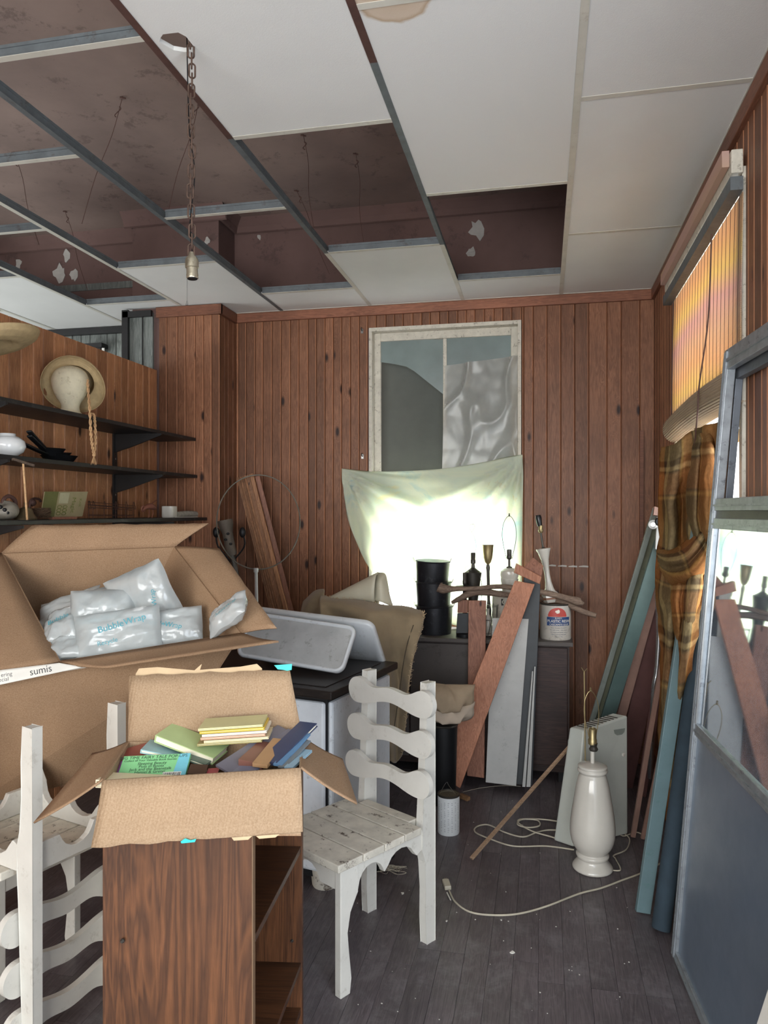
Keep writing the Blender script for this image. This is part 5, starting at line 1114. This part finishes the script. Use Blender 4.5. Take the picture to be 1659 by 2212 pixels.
for i in range(70): a = rg.uniform(0, 6.28); p = [c+V(math.cos(a+t*1.1)*rg.uniform(.025, .05), math.sin(a+t*1.1)*rg.uniform(.025, .05), rg.uniform(.004, .055)) for t in range(4)]; m.tube(cr(p, 4), .0009, 4)
tag(obj('bird_nest', m, plain('dry twig', '5c4634', .9)), 'small dry twig nest between the brass bell and the booklet', 'nest')
c = onS(2, 78, -2.4); o = thing('dark_stick_bundle', 'dark carved stick with a knob behind the nest', 'stick', c); obj('stick', MB().tube(cr([onS(2, 64, -2.42, 0), onS(2, 66, -2.42, .09), onS(2, 84, -2.42, .098), onS(2, 88, -2.42, .085)], 5), .006, 6), M_rust, o); obj('knob', MB().ball(onS(2, 70, -2.42, .08), .018, 10, 7), M_rust, o, smooth=True)
# booklet
ba, bb_, bc_, bd_ = PX(88, 1112, -2.33), PX(178, 1122, -2.33), PX(190, 1062, -2.36), PX(97, 1062, -2.36)
for p in (ba, bb_): p.z = SH[2][0]+.012
o = thing('booklet', 'olive green and cream craft booklet lying on its side on the lowest shelf', 'booklet', (ba+bb_)/2)
obj('cover', MB().slab([ba, bb_, bc_, bd_], .004), plain('aged cream cover', 'a59a78', .6, var=.08), o)
F2 = lambda u, v, h=.0008: lerp(lerp(ba, bb_, u), lerp(bd_, bc_, u), v)+((bb_-ba).cross(bd_-ba).normalized())*h
Fq = lambda u0, u1, v0, v1, h: MB().slab([F2(u0, v0, h), F2(u1, v0, h), F2(u1, v1, h), F2(u0, v1, h)], .0003)
obj('olive_band', Fq(.0, .30, 0.0, 1, .001), plain('olive print', '6f7142', .6), o); inko = plain('green print', '6d7a34', .6); obj('picture_panel', Fq(.34, .56, .52, .95, .001), plain('pale print', 'bdb99a', .6), o)
m = MB()
for i in range(3):
    for j in range(2): cq = (.38+.13*j, .12+.13*i); m.ring([F2(cq[0]+.05*math.cos(a), cq[1]+.06*math.sin(a), .0014) for a in [2*PI*q/10 for q in range(10)]], .0014, 5)
obj('printed_ring', m, inko, o)['kind'] = 'stuff'
bu = (bb_-ba); bv = (bd_-ba)
def btext(s, u, v, size): obj('lettering', text_mb(s, size, lambda X, Y: F2(u, v, .0014)+bu.normalized()*(-Y*-1)*(-1)*-1*1.0+bv.normalized()*(-X)*-1*-1), inko, o)
btext('Magic', .70, .45, .042); btext('Knit', .86, .55, .030)
obj('wood_strip', MB().bar(PX(110, 1119, -2.24), PX(165, 1121, -2.24), .02, .012, side=V(1, 0, 0)), M_drift, o) if False else None
a = onS(2, 112, -2.25, .006); b = onS(2, 160, -2.25, .006); tag(obj('wood_strip', MB().bar(a, b, .03, .012, side=V(1, 0, 0)), M_org2), 'flat brown wooden strip lying in front of the booklet', 'wood strip')
# wire rack
o = thing('wire_rack', 'rusty wire rack on the lowest shelf right of the booklet', 'rack', onS(2, 235, -2.40)); m = MB()
for zz in (.02, .075, .09): m.tube([onS(2, 190, -2.42, zz), onS(2, 290, -2.42, zz*.8)], .0018, 5); m.tube([onS(2, 190, -2.32, zz*.8), onS(2, 285, -2.32, zz*.6)], .0018, 5)
for px in (192, 201, 225, 250, 272, 288): m.tube(cr([onS(2, px, -2.42, 0), onS(2, px, -2.42, .095), onS(2, px+5, -2.37, .055), onS(2, px, -2.32, .05), onS(2, px, -2.32, 0)], 4), .0018, 5)
obj('wire', m, M_rust, o)['kind'] = 'stuff'
# flamingo
o = thing('bird_figurine', 'small terracotta long-legged bird figurine on the lowest shelf', 'figurine', onS(2, 322, -2.34)); mt = plain('terracotta', '8a5747', .7, var=.15)
f_ = lambda px, zz, x=-2.34: onS(2, px, x, zz)
obj('body', MB().tube(cr([f_(309, .045), f_(314, .062), f_(325, .07), f_(334, .06), f_(338, .052)], 5), cr([.004, .012, .019, .013, .003], 5), 10), mt, o, smooth='all')
obj('neck', MB().tube(cr([f_(316, .06), f_(309, .07), f_(306, .055), f_(308, .04), f_(313, .042)], 5), .0045, 8), mt, o, smooth=True)
for px in (322, 330): obj('leg', MB().tube([f_(px, .055), f_(px+1, .028), f_(px-2, 0)], .0028, 6), mt, o)
obj('wing_tip', MB().bar(f_(325, .08), f_(338, .108), .006, .004), mt, o)
c = onS(2, 352, -2.27)+V(0, 0, 0); o = thing('white_mug', 'small square white mug on the lowest shelf', 'mug', onS(2, 366, -2.27)); c = onS(2, 366, -2.27)
obj('body', MB().grid([[c+V(math.copysign(abs(math.cos(a))**.5, math.cos(a))*r, math.copysign(abs(math.sin(a))**.5, math.sin(a))*r, z) for a in [2*PI*q/32 for q in range(32)]] for r, z in ((.0001, 0), (.036, 0), (.040, .006), (.040, .07), (.036, .072), (.034, .06), (.033, .008), (.0001, .006))], True), M_cer, o, smooth=True)
c = onS(2, 405, -2.27); pp = thing('newspaper_roll', 'flattened roll of newspaper at the right end of the lowest shelf', 'newspaper', c); a = onS(2, 382, -2.25, .018); b = onS(2, 430, -2.25, .018)
obj('outer_sheet', MB().tube(cr([a, lerp(a, b, .5)+V(0, 0, .006), b], 5), .019, 14), plain('newsprint', '99948a', .9, var=.2, vs=40), pp, smooth=True); obj('loose_sheet', MB().slab([onS(2, 378, -2.2, .004), onS(2, 428, -2.2, .004), onS(2, 428, -2.32, .004), onS(2, 378, -2.32, .004)], .003), M_paper, pp)
# ================================================================== CHAIN LAMP
tc_ = P(416, 112, 2.18); zt, zb = ZC-.02, P(413, 552, 2.18).z
cl_ = thing('chain_lamp', 'bare lamp socket hanging on a rusty chain through the hole in the ceiling tile', 'pendant lamp', V(tc_.x, tc_.y, zb-.08))
pit = .0295; n_l = int((zt-zb)/pit); x, y = P(413, 552, 2.18).x, P(413, 552, 2.18).y
lm = {}
for k in range(n_l):
    zc_ = zb+.012+pit*k; ang = (k % 2)*PI/2+.5
    if k % 2 not in lm:
        hw_, hh = .0088, .0215; pts = [V(math.cos(a)*hw_, 0, (hh-hw_)*(1 if math.sin(a) >= 0 else -1)+math.sin(a)*hw_) for a in [2*PI*(q+.5)/16 for q in range(16)]]
        l0 = obj('chain_link', MB().ring(pts, .0027, 6), M_chain, cl_, world=False, smooth=True); lm[k % 2] = l0; o = l0
        lm = {0: l0, 1: l0}
    else: o = lm[0].copy(); COL.objects.link(o)
    o.matrix_basis = cl_.matrix_basis.inverted() @ Matrix.Translation((x+.003*math.sin(k*.8), y, zc_)) @ Matrix.Rotation(ang, 4, 'Z')
sb_ = V(x+.004, y, zb-.068); obj('socket', MB().lathe([(.0165, 0), (.0175, .002), (.0165, .006), (.0175, .010), (.0165, .014), (.0165, .03), (.0195, .032), (.0195, .052), (.017, .06), (.009, .068), (.006, .078), (.0001, .08)], sb_, V(-.04, 0, 1), 28), plain('old nickel brass', 'b3ab97', .35, .8, var=.2, dirt='6a5f4a', dirt_amt=.5), cl_, smooth=True)
obj('socket_mouth', MB().lathe([(.014, -.002), (.0145, .001), (.0001, .001)], sb_, V(-.04, 0, 1), 20), M_castb, cl_)
m = MB(); p0 = sb_+V(-.014, -.006, .036); p1_ = P(404, 655, 2.17)
for i in range(44): q_ = lerp(p0, p1_, i/43); m.ball(q_, .0013, 6, 4)
obj('pull_chain', m, M_steel, cl_)['kind'] = 'stuff'; obj('pull_bell', MB().lathe([(.004, -.006), (.003, 0), (.001, .008)], p1_, n=8), M_steel, cl_)
ew = MB().tube(cr([V(x-.02, y+.01, ZT+.1), V(x-.012, y+.01, 2.7), V(x+.008, y+.006, 2.55), V(x-.006, y+.004, 2.4), sb_+V(0, 0, .075)], 8), .0018, 5); obj('lamp_wire', ew, M_castb, cl_)

for i, (px, py) in enumerate(((783, 986), (782, 715))):
    p = PY(px, py, YB-.006); hk = thing('wall_hook', ('small metal hook screwed to the panelling left of the window at mid height', 'small bent nail in the panelling by the top left corner of the back window')[i], 'hook', p)
    obj('plate', MB().box(p+V(0, .003, 0), (.016, .008, .03)), M_steel, hk); obj('hook', MB().tube(cr([p, p+V(0, -.02, .004), p+V(0, -.025, .015), p+V(0, -.012, .02)], 4), .003, 6), M_dsteel, hk)
# ================================================================== RIGHT SIDE
# ------------------------------------------------------------------ plaid blanket
def plaid():
    m, t, b, o = nt('plaid wool'); t.nodes.remove(b); tc = node(t, 'TexCoord'); s = node(t, 'SeparateXYZ'); t.links.new(tc.outputs['UV'], s.inputs[0])
    def band(out, freq, stops):
        a = node(t, 'Math', operation='MULTIPLY'); a.inputs[1].default_value = freq; t.links.new(out, a.inputs[0]); f = node(t, 'Math', operation='FRACT'); t.links.new(a.outputs[0], f.inputs[0]); return ramp(t, f.outputs[0], stops)
    A = band(s.outputs[1], 3.6, [(0, hx('9c8a66')), (.22, hx('9c8a66')), (.24, hx('54443a')), (.29, hx('54443a')), (.31, hx('c9b083')), (.34, hx('c9b083')), (.36, hx('5a463a')), (.40, hx('b3825a')), (.62, hx('a6704a')), (.64, hx('6b4f3c')), (.67, hx('cba468')), (.70, hx('7d6247')), (.88, hx('8d7350')), (1, hx('9c8a66'))])
    Bb = band(s.outputs[0], 2.3, [(0, hx('c58a52')), (.22, hx('b07a4a')), (.24, hx('5f4c3e')), (.30, hx('5f4c3e')), (.32, hx('cdb888')), (.38, hx('cdb888')), (.40, hx('8a7c60')), (.66, hx('8a7c60')), (.68, hx('604b3b')), (.73, hx('d2a860')), (.80, hx('c58a52')), (1, hx('c58a52'))])
    col = mix(t, .5, A, Bb); n = node(t, 'TexNoise', Scale=60.0, Detail=3.0); t.links.new(tc.outputs['Object'], n.inputs['Vector']); col = mix(t, .35, col, ramp(t, n.outputs[0], [(.35, (.25, .2, .16, 1)), (.65, (1, .95, .85, 1))]), 'MULTIPLY')
    d = node(t, 'BsdfDiffuse'); tr = node(t, 'BsdfTranslucent'); t.links.new(col, d.inputs[0]); t.links.new(col, tr.inputs[0]); mx_ = node(t, 'MixShader'); mx_.inputs[0].default_value = .22
    bp_ = node(t, 'Bump', Strength=.4, Distance=.003); n3 = node(t, 'TexNoise', Scale=220.0); t.links.new(tc.outputs['Object'], n3.inputs['Vector']); t.links.new(n3.outputs[0], bp_.inputs['Height']); t.links.new(bp_.outputs[0], d.inputs['Normal'])
    t.links.new(d.outputs[0], mx_.inputs[1]); t.links.new(tr.outputs[0], mx_.inputs[2]); t.links.new(mx_.outputs[0], o.inputs[0]); return m
M_plaid = plaid()
def addgrid_uv(o, nr, nc, su_=1, sv_=1):
    uv = o.data.uv_layers.new(name='UVMap'); me = o.data
    for l in me.loops: i = l.vertex_index; uv.data[l.index].uv = ((i % nc)/(nc-1)*su_, (i//nc)/(nr-1)*sv_)
ctl = [[(1431, 966, 0.600), (1460, 960, 0.560), (1490, 938, 0.600), (1505, 930, 0.620), (1530, 918, 0.621), (1560, 912, 0.630)],
       [(1428, 1020, 0.580), (1455, 1020, 0.538), (1483, 1010, 0.580), (1510, 1010, 0.599), (1535, 1010, 0.627), (1556, 1000, 0.630)],
       [(1425, 1085, 0.580), (1450, 1085, 0.533), (1476, 1080, 0.600), (1505, 1080, 0.594), (1530, 1080, 0.621), (1550, 1075, 0.630)],
       [(1428, 1150, 0.580), (1450, 1160, 0.540), (1474, 1160, 0.610), (1500, 1150, 0.588), (1525, 1150, 0.616), (1545, 1150, 0.630)],
       [(1420, 1215, 0.540), (1445, 1225, 0.527), (1474, 1225, 0.559), (1500, 1215, 0.588), (1520, 1200, 0.610), (1540, 1200, 0.630)],
       [(1418, 1270, 0.540), (1442, 1285, 0.524), (1470, 1290, 0.555), (1492, 1290, 0.579), (1512, 1280, 0.601), (1530, 1270, 0.621)],
       [(1428, 1330, 0.550), (1448, 1345, 0.500), (1466, 1350, 0.550), (1484, 1355, 0.500), (1500, 1350, 0.540), (1514, 1340, 0.570)],
       [(1430, 1430, 0.560), (1445, 1440, 0.520), (1460, 1440, 0.560), (1475, 1445, 0.520), (1488, 1440, 0.550), (1500, 1430, 0.570)],
       [(1428, 1540, 0.560), (1440, 1545, 0.520), (1453, 1545, 0.560), (1466, 1548, 0.530), (1476, 1545, 0.550), (1486, 1540, 0.570)],
       [(1428, 1660, 0.550), (1436, 1662, 0.520), (1446, 1662, 0.550), (1456, 1665, 0.530), (1464, 1662, 0.550), (1472, 1660, 0.560)],
       [(1426, 1770, 0.540), (1432, 1772, 0.510), (1440, 1772, 0.540), (1448, 1775, 0.520), (1455, 1772, 0.540), (1462, 1770, 0.550)]]
g = surf([[PX(a, b, c) for a, b, c in r] for r in ctl], 6, 6)
for r in g:
    for p in r: p.x += -abs(nz(p, 6, 5))*.02; p.y += nz(p, 5, 7)*.015
bk2 = thing('plaid_blanket', 'orange and brown plaid blanket hanging down in front of the right window', 'blanket', V(g[-1][0].x, g[-1][0].y, g[-1][0].z))
o = obj('main_fall', MB().grid(g), M_plaid, bk2, smooth='all'); addgrid_uv(o, len(g), len(g[0])); 
m_ = o.modifiers.new('s', 'SOLIDIFY'); m_.thickness = .005
def bundle(name, pts, rs, n=26, fold=5, seed=0, sv_=.4):
    C = cr([PX(*p) for p in pts], 7); R3 = cr(rs, 7); rows = []
    for i, (c, r) in enumerate(zip(C, R3)):
        tg = (C[min(i+1, len(C)-1)]-C[max(i-1, 0)]).normalized(); e = V(1, 0, 0); e = (e-tg*e.dot(tg)).normalized(); f = tg.cross(e)
        rows.append([c+(e*math.cos(a)*.6+f*math.sin(a))*r*(1+.20*math.sin(fold*a+i*.12+seed)+.10*math.sin(9*a-i*.1)+.35*nz(V(math.cos(a), math.sin(a), i*.12+seed), 1.7)) for a in [2*PI*q/n for q in range(n+1)]])
    o = obj(name, MB().grid(rows), M_plaid, bk2, smooth='all'); addgrid_uv(o, len(rows), n+1, .8, sv_); return o
def fold(rows, ur=(0, 1), vr=(0, 1)):
    """rows of (left px, left py, right px, right py, wall x, bulge)"""
    ct = []
    for lx, ly, rx, ry, X, bu in rows:
        ct.append([PX(lerp(lx, rx, f), lerp(ly, ry, f), X-bu*k) for f, k in ((0, 0), (.12, .62), (.32, 1), (.5, .72), (.68, .98), (.88, .6), (1, 0))])
    g = surf(ct, 5, 7)
    for r in g:
        for p in r: p.x -= abs(nz(p, 11, 3))*.012; p.y += nz(p, 9, 6)*.01
    o = obj('gathered_fold', MB().grid(g), M_plaid, bk2, smooth='all', solid=.004)
    uv = o.data.uv_layers.new(name='UVMap'); n = len(g[0]); m = len(g)
    for l in o.data.loops: i = l.vertex_index; uv.data[l.index].uv = (lerp(*ur, (i % n)/(n-1)), lerp(*vr, (i//n)/(m-1)))
    return o
fold([(1503, 925, 1535, 922, .64, .01), (1494, 955, 1546, 950, .64, .05), (1485, 1005, 1550, 1000, .635, .075), (1479, 1060, 1549, 1060, .63, .085), (1480, 1110, 1548, 1115, .63, .08), (1490, 1160, 1542, 1165, .63, .06), (1512, 1196, 1530, 1198, .63, .01)], (.1, .6), (.0, .36))
fold([(1528, 1118, 1556, 1158, .63, .02), (1500, 1150, 1535, 1215, .61, .06), (1470, 1178, 1500, 1262, .58, .07), (1436, 1185, 1452, 1268, .55, .06), (1420, 1188, 1424, 1228, .54, .02)], (.0, .5), (.3, .62))
fold([(1455, 1215, 1520, 1205, .60, .03), (1440, 1265, 1518, 1262, .58, .07), (1444, 1320, 1508, 1318, .57, .07), (1450, 1370, 1498, 1368, .57, .06), (1460, 1420, 1486, 1418, .57, .01)], (.2, .8), (.55, .9))
# ------------------------------------------------------------------ things leaning in the corner
grp = 'long boards leaning in the right corner'
M_pale = plain('pale worn paint', '7a817b', .5, var=.12, dirt='5c5f58', dirt_amt=.4); M_olv = plain('olive grey paint', '6f7360', .55, var=.15, dirt='4a4d3f', dirt_amt=.5)
M_grn = plain('blue green paint', '3f5250', .55, var=.12, dirt='3d5552', dirt_amt=.5); M_red = plain('dark red wood paint', '5e3f3d', .6, var=.15); M_teal2 = plain('turquoise paint', '5f767b', .5, var=.08, dirt='4f6f6e', dirt_amt=.5); M_pink = plain('pinkish raw wood', '84675c', .7, var=.12)
def bar_(name, label, cat, a, b, w, t, mat, side=None, group=grp):
    return tag(obj(name, MB().bar(P(*a), P(*b), w, t, side=side if side is not None else W(1, 0)-W(0, 0)), mat, bevel=.002), label, cat, group)
bar_('leaning_board', 'pale narrow board, outermost left of those leaning in the right corner', 'board', (1416, 1098, 4.02), (1236, 1700, 4.18), .028, .014, M_pale)
bar_('leaning_board', 'olive board just behind the pale narrow one in the right corner', 'board', (1412, 1130, 4.08), (1252, 1690, 4.20), .062, .014, M_olv)
bar_('leaning_board', 'dark thin board between the olive and the green board', 'board', (1422, 1165, 4.00), (1268, 1690, 4.10), .03, .014, M_blkb)
bar_('leaning_board', 'wide blue-green board leaning in the right corner', 'board', (1428, 1172, 3.92), (1262, 1715, 4.02), .072, .018, M_grn)
bar_('leaning_board', 'reddish board right of the wide blue-green one', 'board', (1436, 1200, 3.98), (1300, 1700, 4.10), .05, .014, M_pink)
bar_('leaning_board', 'dark red wide board standing in the back right corner', 'board', (1436, 1260, 4.02), (1345, 1700, 4.16), .11, .014, M_red)
bar_('leaning_board', 'dark brown board beside the blanket in the right corner', 'board', (1440, 1350, 3.85), (1385, 1720, 3.95), .05, .012, M_red)
kp = thing('latch_panel', 'white panel with a black knob at the top of the corner boards', 'panel', P(1428, 1190, 3.86)); obj('plate', MB().slab([P(1416, 1186, 3.87), P(1432, 1190, 3.87), P(1440, 1112, 3.87), P(1420, 1108, 3.87)], .012), M_whb, kp, bevel=.002)
obj('top_cap', MB().slab([P(1412, 1112, 3.85), P(1440, 1118, 3.85), P(1442, 1102, 3.86), P(1414, 1094, 3.86)], .015), M_pink, kp)
vd = (V(0, 0, CH)-P(1425, 1128, 3.85)).normalized(); obj('knob', MB().lathe([(.012, 0), (.012, .01), (.022, .015), (.024, .025), (.018, .033), (.0001, .035)], P(1425, 1127, 3.855), vd, 20), M_castb, kp, smooth=True)
obj('bolt_ring', MB().lathe([(.022, 0), (.024, .01), (.014, .012), (.012, .004), (.0001, .004)], P(1411, 1133, 3.855), vd, 20), M_steel, kp, smooth=True)
tag(obj('chrome_tube', MB().tube(cr([P(1420, 1285, 3.62), P(1423, 1330, 3.62), P(1423, 1390, 3.63), P(1419, 1450, 3.64), P(1412, 1500, 3.66), P(1404, 1680, 3.80)], 6), .013, 12), plain('chrome', 'c8ccd0', .18, .95, var=.05), smooth=True), 'curved chrome tube standing left of the plaid blanket', 'tube')
bar_('thin_lath', 'pale pink lath leaning in front of the blanket, left one of two', 'lath', (1430, 1432, 3.55), (1367, 1808, 3.52), .022, .016, M_pink)
bar_('thin_lath', 'darker lath leaning in front of the blanket, right one of two', 'lath', (1436, 1580, 3.48), (1388, 1812, 3.50), .018, .014, M_pink)
bar_('turquoise_board', 'long turquoise painted board leaning beside the storm door', 'board', (1512, 1130, 2.93), (1388, 1970, 2.86), .055, .022, M_teal2)
a, b = PZ(1428, 2012)+V(0, 0, .0), P(1548, 1130, 2.98); tag(obj('carpet_roll', MB().tube([a+V(0, 0, .01), b], .034, 20), plain('dark blue rolled felt', '2b3a45', .9, var=.2), smooth=True), 'dark rolled-up felt standing behind the storm door stile', 'roll')
# ------------------------------------------------------------------ white heater
M_plas = plain('off white plastic', 'b3b7b0', .4, var=.04); ht = thing('electric_heater', 'off-white plastic heater standing on end behind the ceramic lamp', 'heater', P(1285, 1825, 3.45)*1.0)
f = [P(1238, 1832, 3.42), P(1357, 1800, 3.56), P(1356, 1546, 3.62), P(1262, 1578, 3.48)]; bd = V(*(W(-.075, .07)-W(0, 0)))
q = [f[0], f[1], f[1]+bd, f[0]+bd, f[3], f[2], f[2]+bd*.75, f[3]+bd*.75]
for k in (0, 1, 2, 3): q[k].z = max(q[k].z*0+.002, .002)
obj('housing', MB().hexa(q), M_plas, ht, bevel=.008)
up_ = (q[5]-q[4]); bdn = (q[7]-q[4]); 
for i in range(9):
    a_ = q[4]+up_*(.12+.085*i)+bdn*.12+V(0, 0, .0015); obj('vent_slot', MB().bar(a_, a_+bdn*.72, .006, .002, side=up_), M_dsteel, ht)
fn_ = (f[1]-f[0]).cross(f[3]-f[0]).normalized(); fn_ = fn_ if fn_.y < 0 else -fn_
cc_ = lerp(lerp(q[0], q[1], .8), lerp(q[4], q[5], .8), .91)+fn_*.001
obj('grip_recess', MB().poly([(-.035, 0), (.035, 0), (.03, -.018), (.015, -.028), (-.015, -.028), (-.03, -.018)][::-1], .002, lambda x, y, h: cc_+(f[1]-f[0]).normalized()*x+V(0, 0, y)+fn_*h), M_pale, ht)
cc2 = lerp(lerp(q[0], q[1], .9), lerp(q[4], q[5], .9), .68); obj('button', MB().lathe([(.010, 0), (.010, .004), (.007, .006), (.0001, .006)], cc2, fn_, 16), M_cer, ht, smooth=True)
hd_ = q[7]; obj('carry_handle', MB().tube(cr([P(1240, 1590, 3.55), P(1228, 1600, 3.55), P(1231, 1612, 3.55), P(1240, 1606, 3.55)], 5), .004, 6), M_steel, ht)
# ------------------------------------------------------------------ ceramic lamp
c = PZ(1280, 1876); o = thing('ceramic_lamp', 'tall white glazed ceramic lamp standing on the floor without a shade', 'lamp', c)
pr = [(.080, 0), (.086, .006), (.084, .016), (.070, .034), (.064, .048), (.069, .056), (.070, .066), (.062, .074), (.070, .084), (.086, .11), (.0955, .15), (.0955, .19), (.090, .24), (.080, .30), (.070, .36), (.060, .40), (.054, .415), (.062, .422), (.064, .430), (.060, .436), (.062, .442), (.058, .450), (.02, .458), (.008, .46)]
obj('body', MB().lathe([(q_.x, q_.y) for q_ in cr([V(a_, b_, 0) for a_, b_ in pr], 3)], c, n=56), M_cer, o, smooth='all')
obj('neck', MB().lathe([(.009, .455), (.009, .515)], c, n=16), M_cer, o, smooth=True); obj('harp_saddle', MB().lathe([(.016, .512), (.02, .52), (.014, .53), (.018, .545)], c+V(.004, 0, 0), n=14), M_dsteel, o)
socket(c+V(0, 0, .535), o, .018, .075, M_brass); yw = T
harp(c+V(0, 0, .56), .21, .032, o, yw, -.008, M_brass)
lr = thing('lamp_rod', 'thin brass threaded rod with a wire hook behind the ceramic lamp', 'rod', V(P(1262, 1650, 3.4).x, P(1262, 1650, 3.4).y, .0)); obj('rod', MB().tube([V(P(1262, 1650, 3.4).x+.01, P(1262, 1650, 3.4).y, 0), P(1262, 1450, 3.4)], .003, 6), M_brass, lr); obj('hook', MB().tube(cr([P(1256, 1442, 3.4), P(1262, 1450, 3.4), P(1268, 1444, 3.4)], 4), .002, 5), M_brass, lr)
# ------------------------------------------------------------------ aluminium storm door
Ad = V(.441, 2.75, 0); ed = V(.07, -.9975, 0).normalized(); ud_ = V(.159, -.07, 2.1).normalized(); nd = ud_.cross(ed).normalized(); nd = nd if nd.x < 0 else -nd
Q = lambda x, z, h=0: Ad+ed*x+ud_*z+nd*h
sd2 = thing('storm_door', 'weathered aluminium storm door with glass panes leaning at the right', 'storm door', Ad+ed*.4, math.atan2(ed.y, ed.x))
def dbox(x0, x1, z0, z1, h0=-.028, h1=0): return MB().hexa([Q(x0, z0, h0), Q(x1, z0, h0), Q(x1, z0, h1), Q(x0, z0, h1), Q(x0, z1, h0), Q(x1, z1, h0), Q(x1, z1, h1), Q(x0, z1, h1)])
DWd, DH = .86, 2.10; sw = .042
for x in (0, DWd-sw):
    s = obj('stile', dbox(x, x+sw, 0, DH), M_alu, sd2, bevel=.002)
    for k in (.010, .022, .033): obj('rib', dbox(x+k, x+k+.004, .01, DH-.01, 0, .005), M_alu, s)
for z0, z1 in ((0, .035), (.795, .835), (1.50, 1.535), (1.56, 1.60), (DH-.07, DH)):
    s = obj('rail', dbox(sw, DWd-sw, z0, z1, -.024, .0), M_alu, sd2, bevel=.002); obj('rib', dbox(sw, DWd-sw, z0+(z1-z0)*.35, z0+(z1-z0)*.5, 0, .005), M_alu, s)
obj('dark_channel', dbox(sw, DWd-sw, 1.535, 1.56, -.02, -.006), M_dsteel, sd2)
def dglass(nm='flare-hazed storm glass', f0=.22, f1=.42, dc='8a9aab', ro=.03):  # blue-grey diffuse layer paints lens-flare haze into the door glass
    m, t, b, o = nt(nm); t.nodes.remove(b); vec, raw, rn = coords(t, rnd=0)
    tp = node(t, 'BsdfTransparent'); tp.inputs[0].default_value = (.55, .64, .74, 1); gl = node(t, 'BsdfGlossy', Roughness=ro); gl.inputs[0].default_value = (.9, .95, 1, 1); fr = node(t, 'Fresnel', IOR=1.65)
    ma = node(t, 'Math', operation='MULTIPLY_ADD'); ma.inputs[1].default_value = 1.5; ma.inputs[2].default_value = .03; t.links.new(fr.outputs[0], ma.inputs[0]); ma.use_clamp = True
    m1 = node(t, 'MixShader'); t.links.new(ma.outputs[0], m1.inputs[0]); t.links.new(tp.outputs[0], m1.inputs[1]); t.links.new(gl.outputs[0], m1.inputs[2])
    d = node(t, 'BsdfDiffuse'); d.inputs[0].default_value = hx(dc); f = ramp(t, noi(t, vec, 5, 6, .7), [(.3, (f0,)*3+(1,)), (.75, (f1,)*3+(1,))]); m2 = node(t, 'MixShader'); t.links.new(f, m2.inputs[0]); t.links.new(m1.outputs[0], m2.inputs[1]); t.links.new(d.outputs[0], m2.inputs[2]); t.links.new(m2.outputs[0], o.inputs[0]); return m
M_dg = dglass(); M_dg2 = dglass('very flare-hazed storm glass', .6, .70, '5d6c7e', .28)  # lower pane gets the heavier coat of painted flare haze
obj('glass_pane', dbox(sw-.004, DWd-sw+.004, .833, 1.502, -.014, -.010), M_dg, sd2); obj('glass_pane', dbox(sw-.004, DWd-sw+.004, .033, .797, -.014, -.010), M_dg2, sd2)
obj('pane_bead', dbox(sw, sw+.006, .835, 1.50, -.002, .003), M_steel, sd2)
# second frame behind, its rail running up to the right
sf = thing('screen_frame', 'bare aluminium screen frame leaning behind the storm door', 'screen frame', Q(.05, 0, -.05))
Q2 = lambda x, z, h=0: Ad+V(.035, .03, 0)+ed*x+(ud_+V(-.004, .0, 0)).normalized()*z+nd*h
def d2(x0, x1, z0, z1, h0=-.03, h1=-.006): return MB().hexa([Q2(x0, z0, h0), Q2(x1, z0, h0), Q2(x1, z0, h1), Q2(x0, z0, h1), Q2(x0, z1, h0), Q2(x1, z1, h0), Q2(x1, z1, h1), Q2(x0, z1, h1)])
M_alud = plain('grey aluminium', '6a7078', .5, .5, var=.15, dirt='3a3d42', dirt_amt=.5)
for x in (0.0, .78): obj('stile', d2(x, x+.055, 0, 2.06), M_alud, sf, bevel=.002)
for z in (0, .78, 2.0): obj('rail', d2(.055, .78, z, z+.06), M_alud, sf, bevel=.002)
for z in (1.70, 1.92): obj('screw_hole', MB().lathe([(.0001, .001), (.005, .001)], Q2(.03, z, -.006), nd, 10), M_paper, sf)
# white board at the very corner
tag(obj('foam_board', MB().slab([P(1606, 2300, 1.62), P(1740, 2340, 1.50), P(1790, 2080, 1.48), P(1662, 2128, 1.64)], .012), M_paper), 'white board poking in at the bottom right corner of the view', 'board')
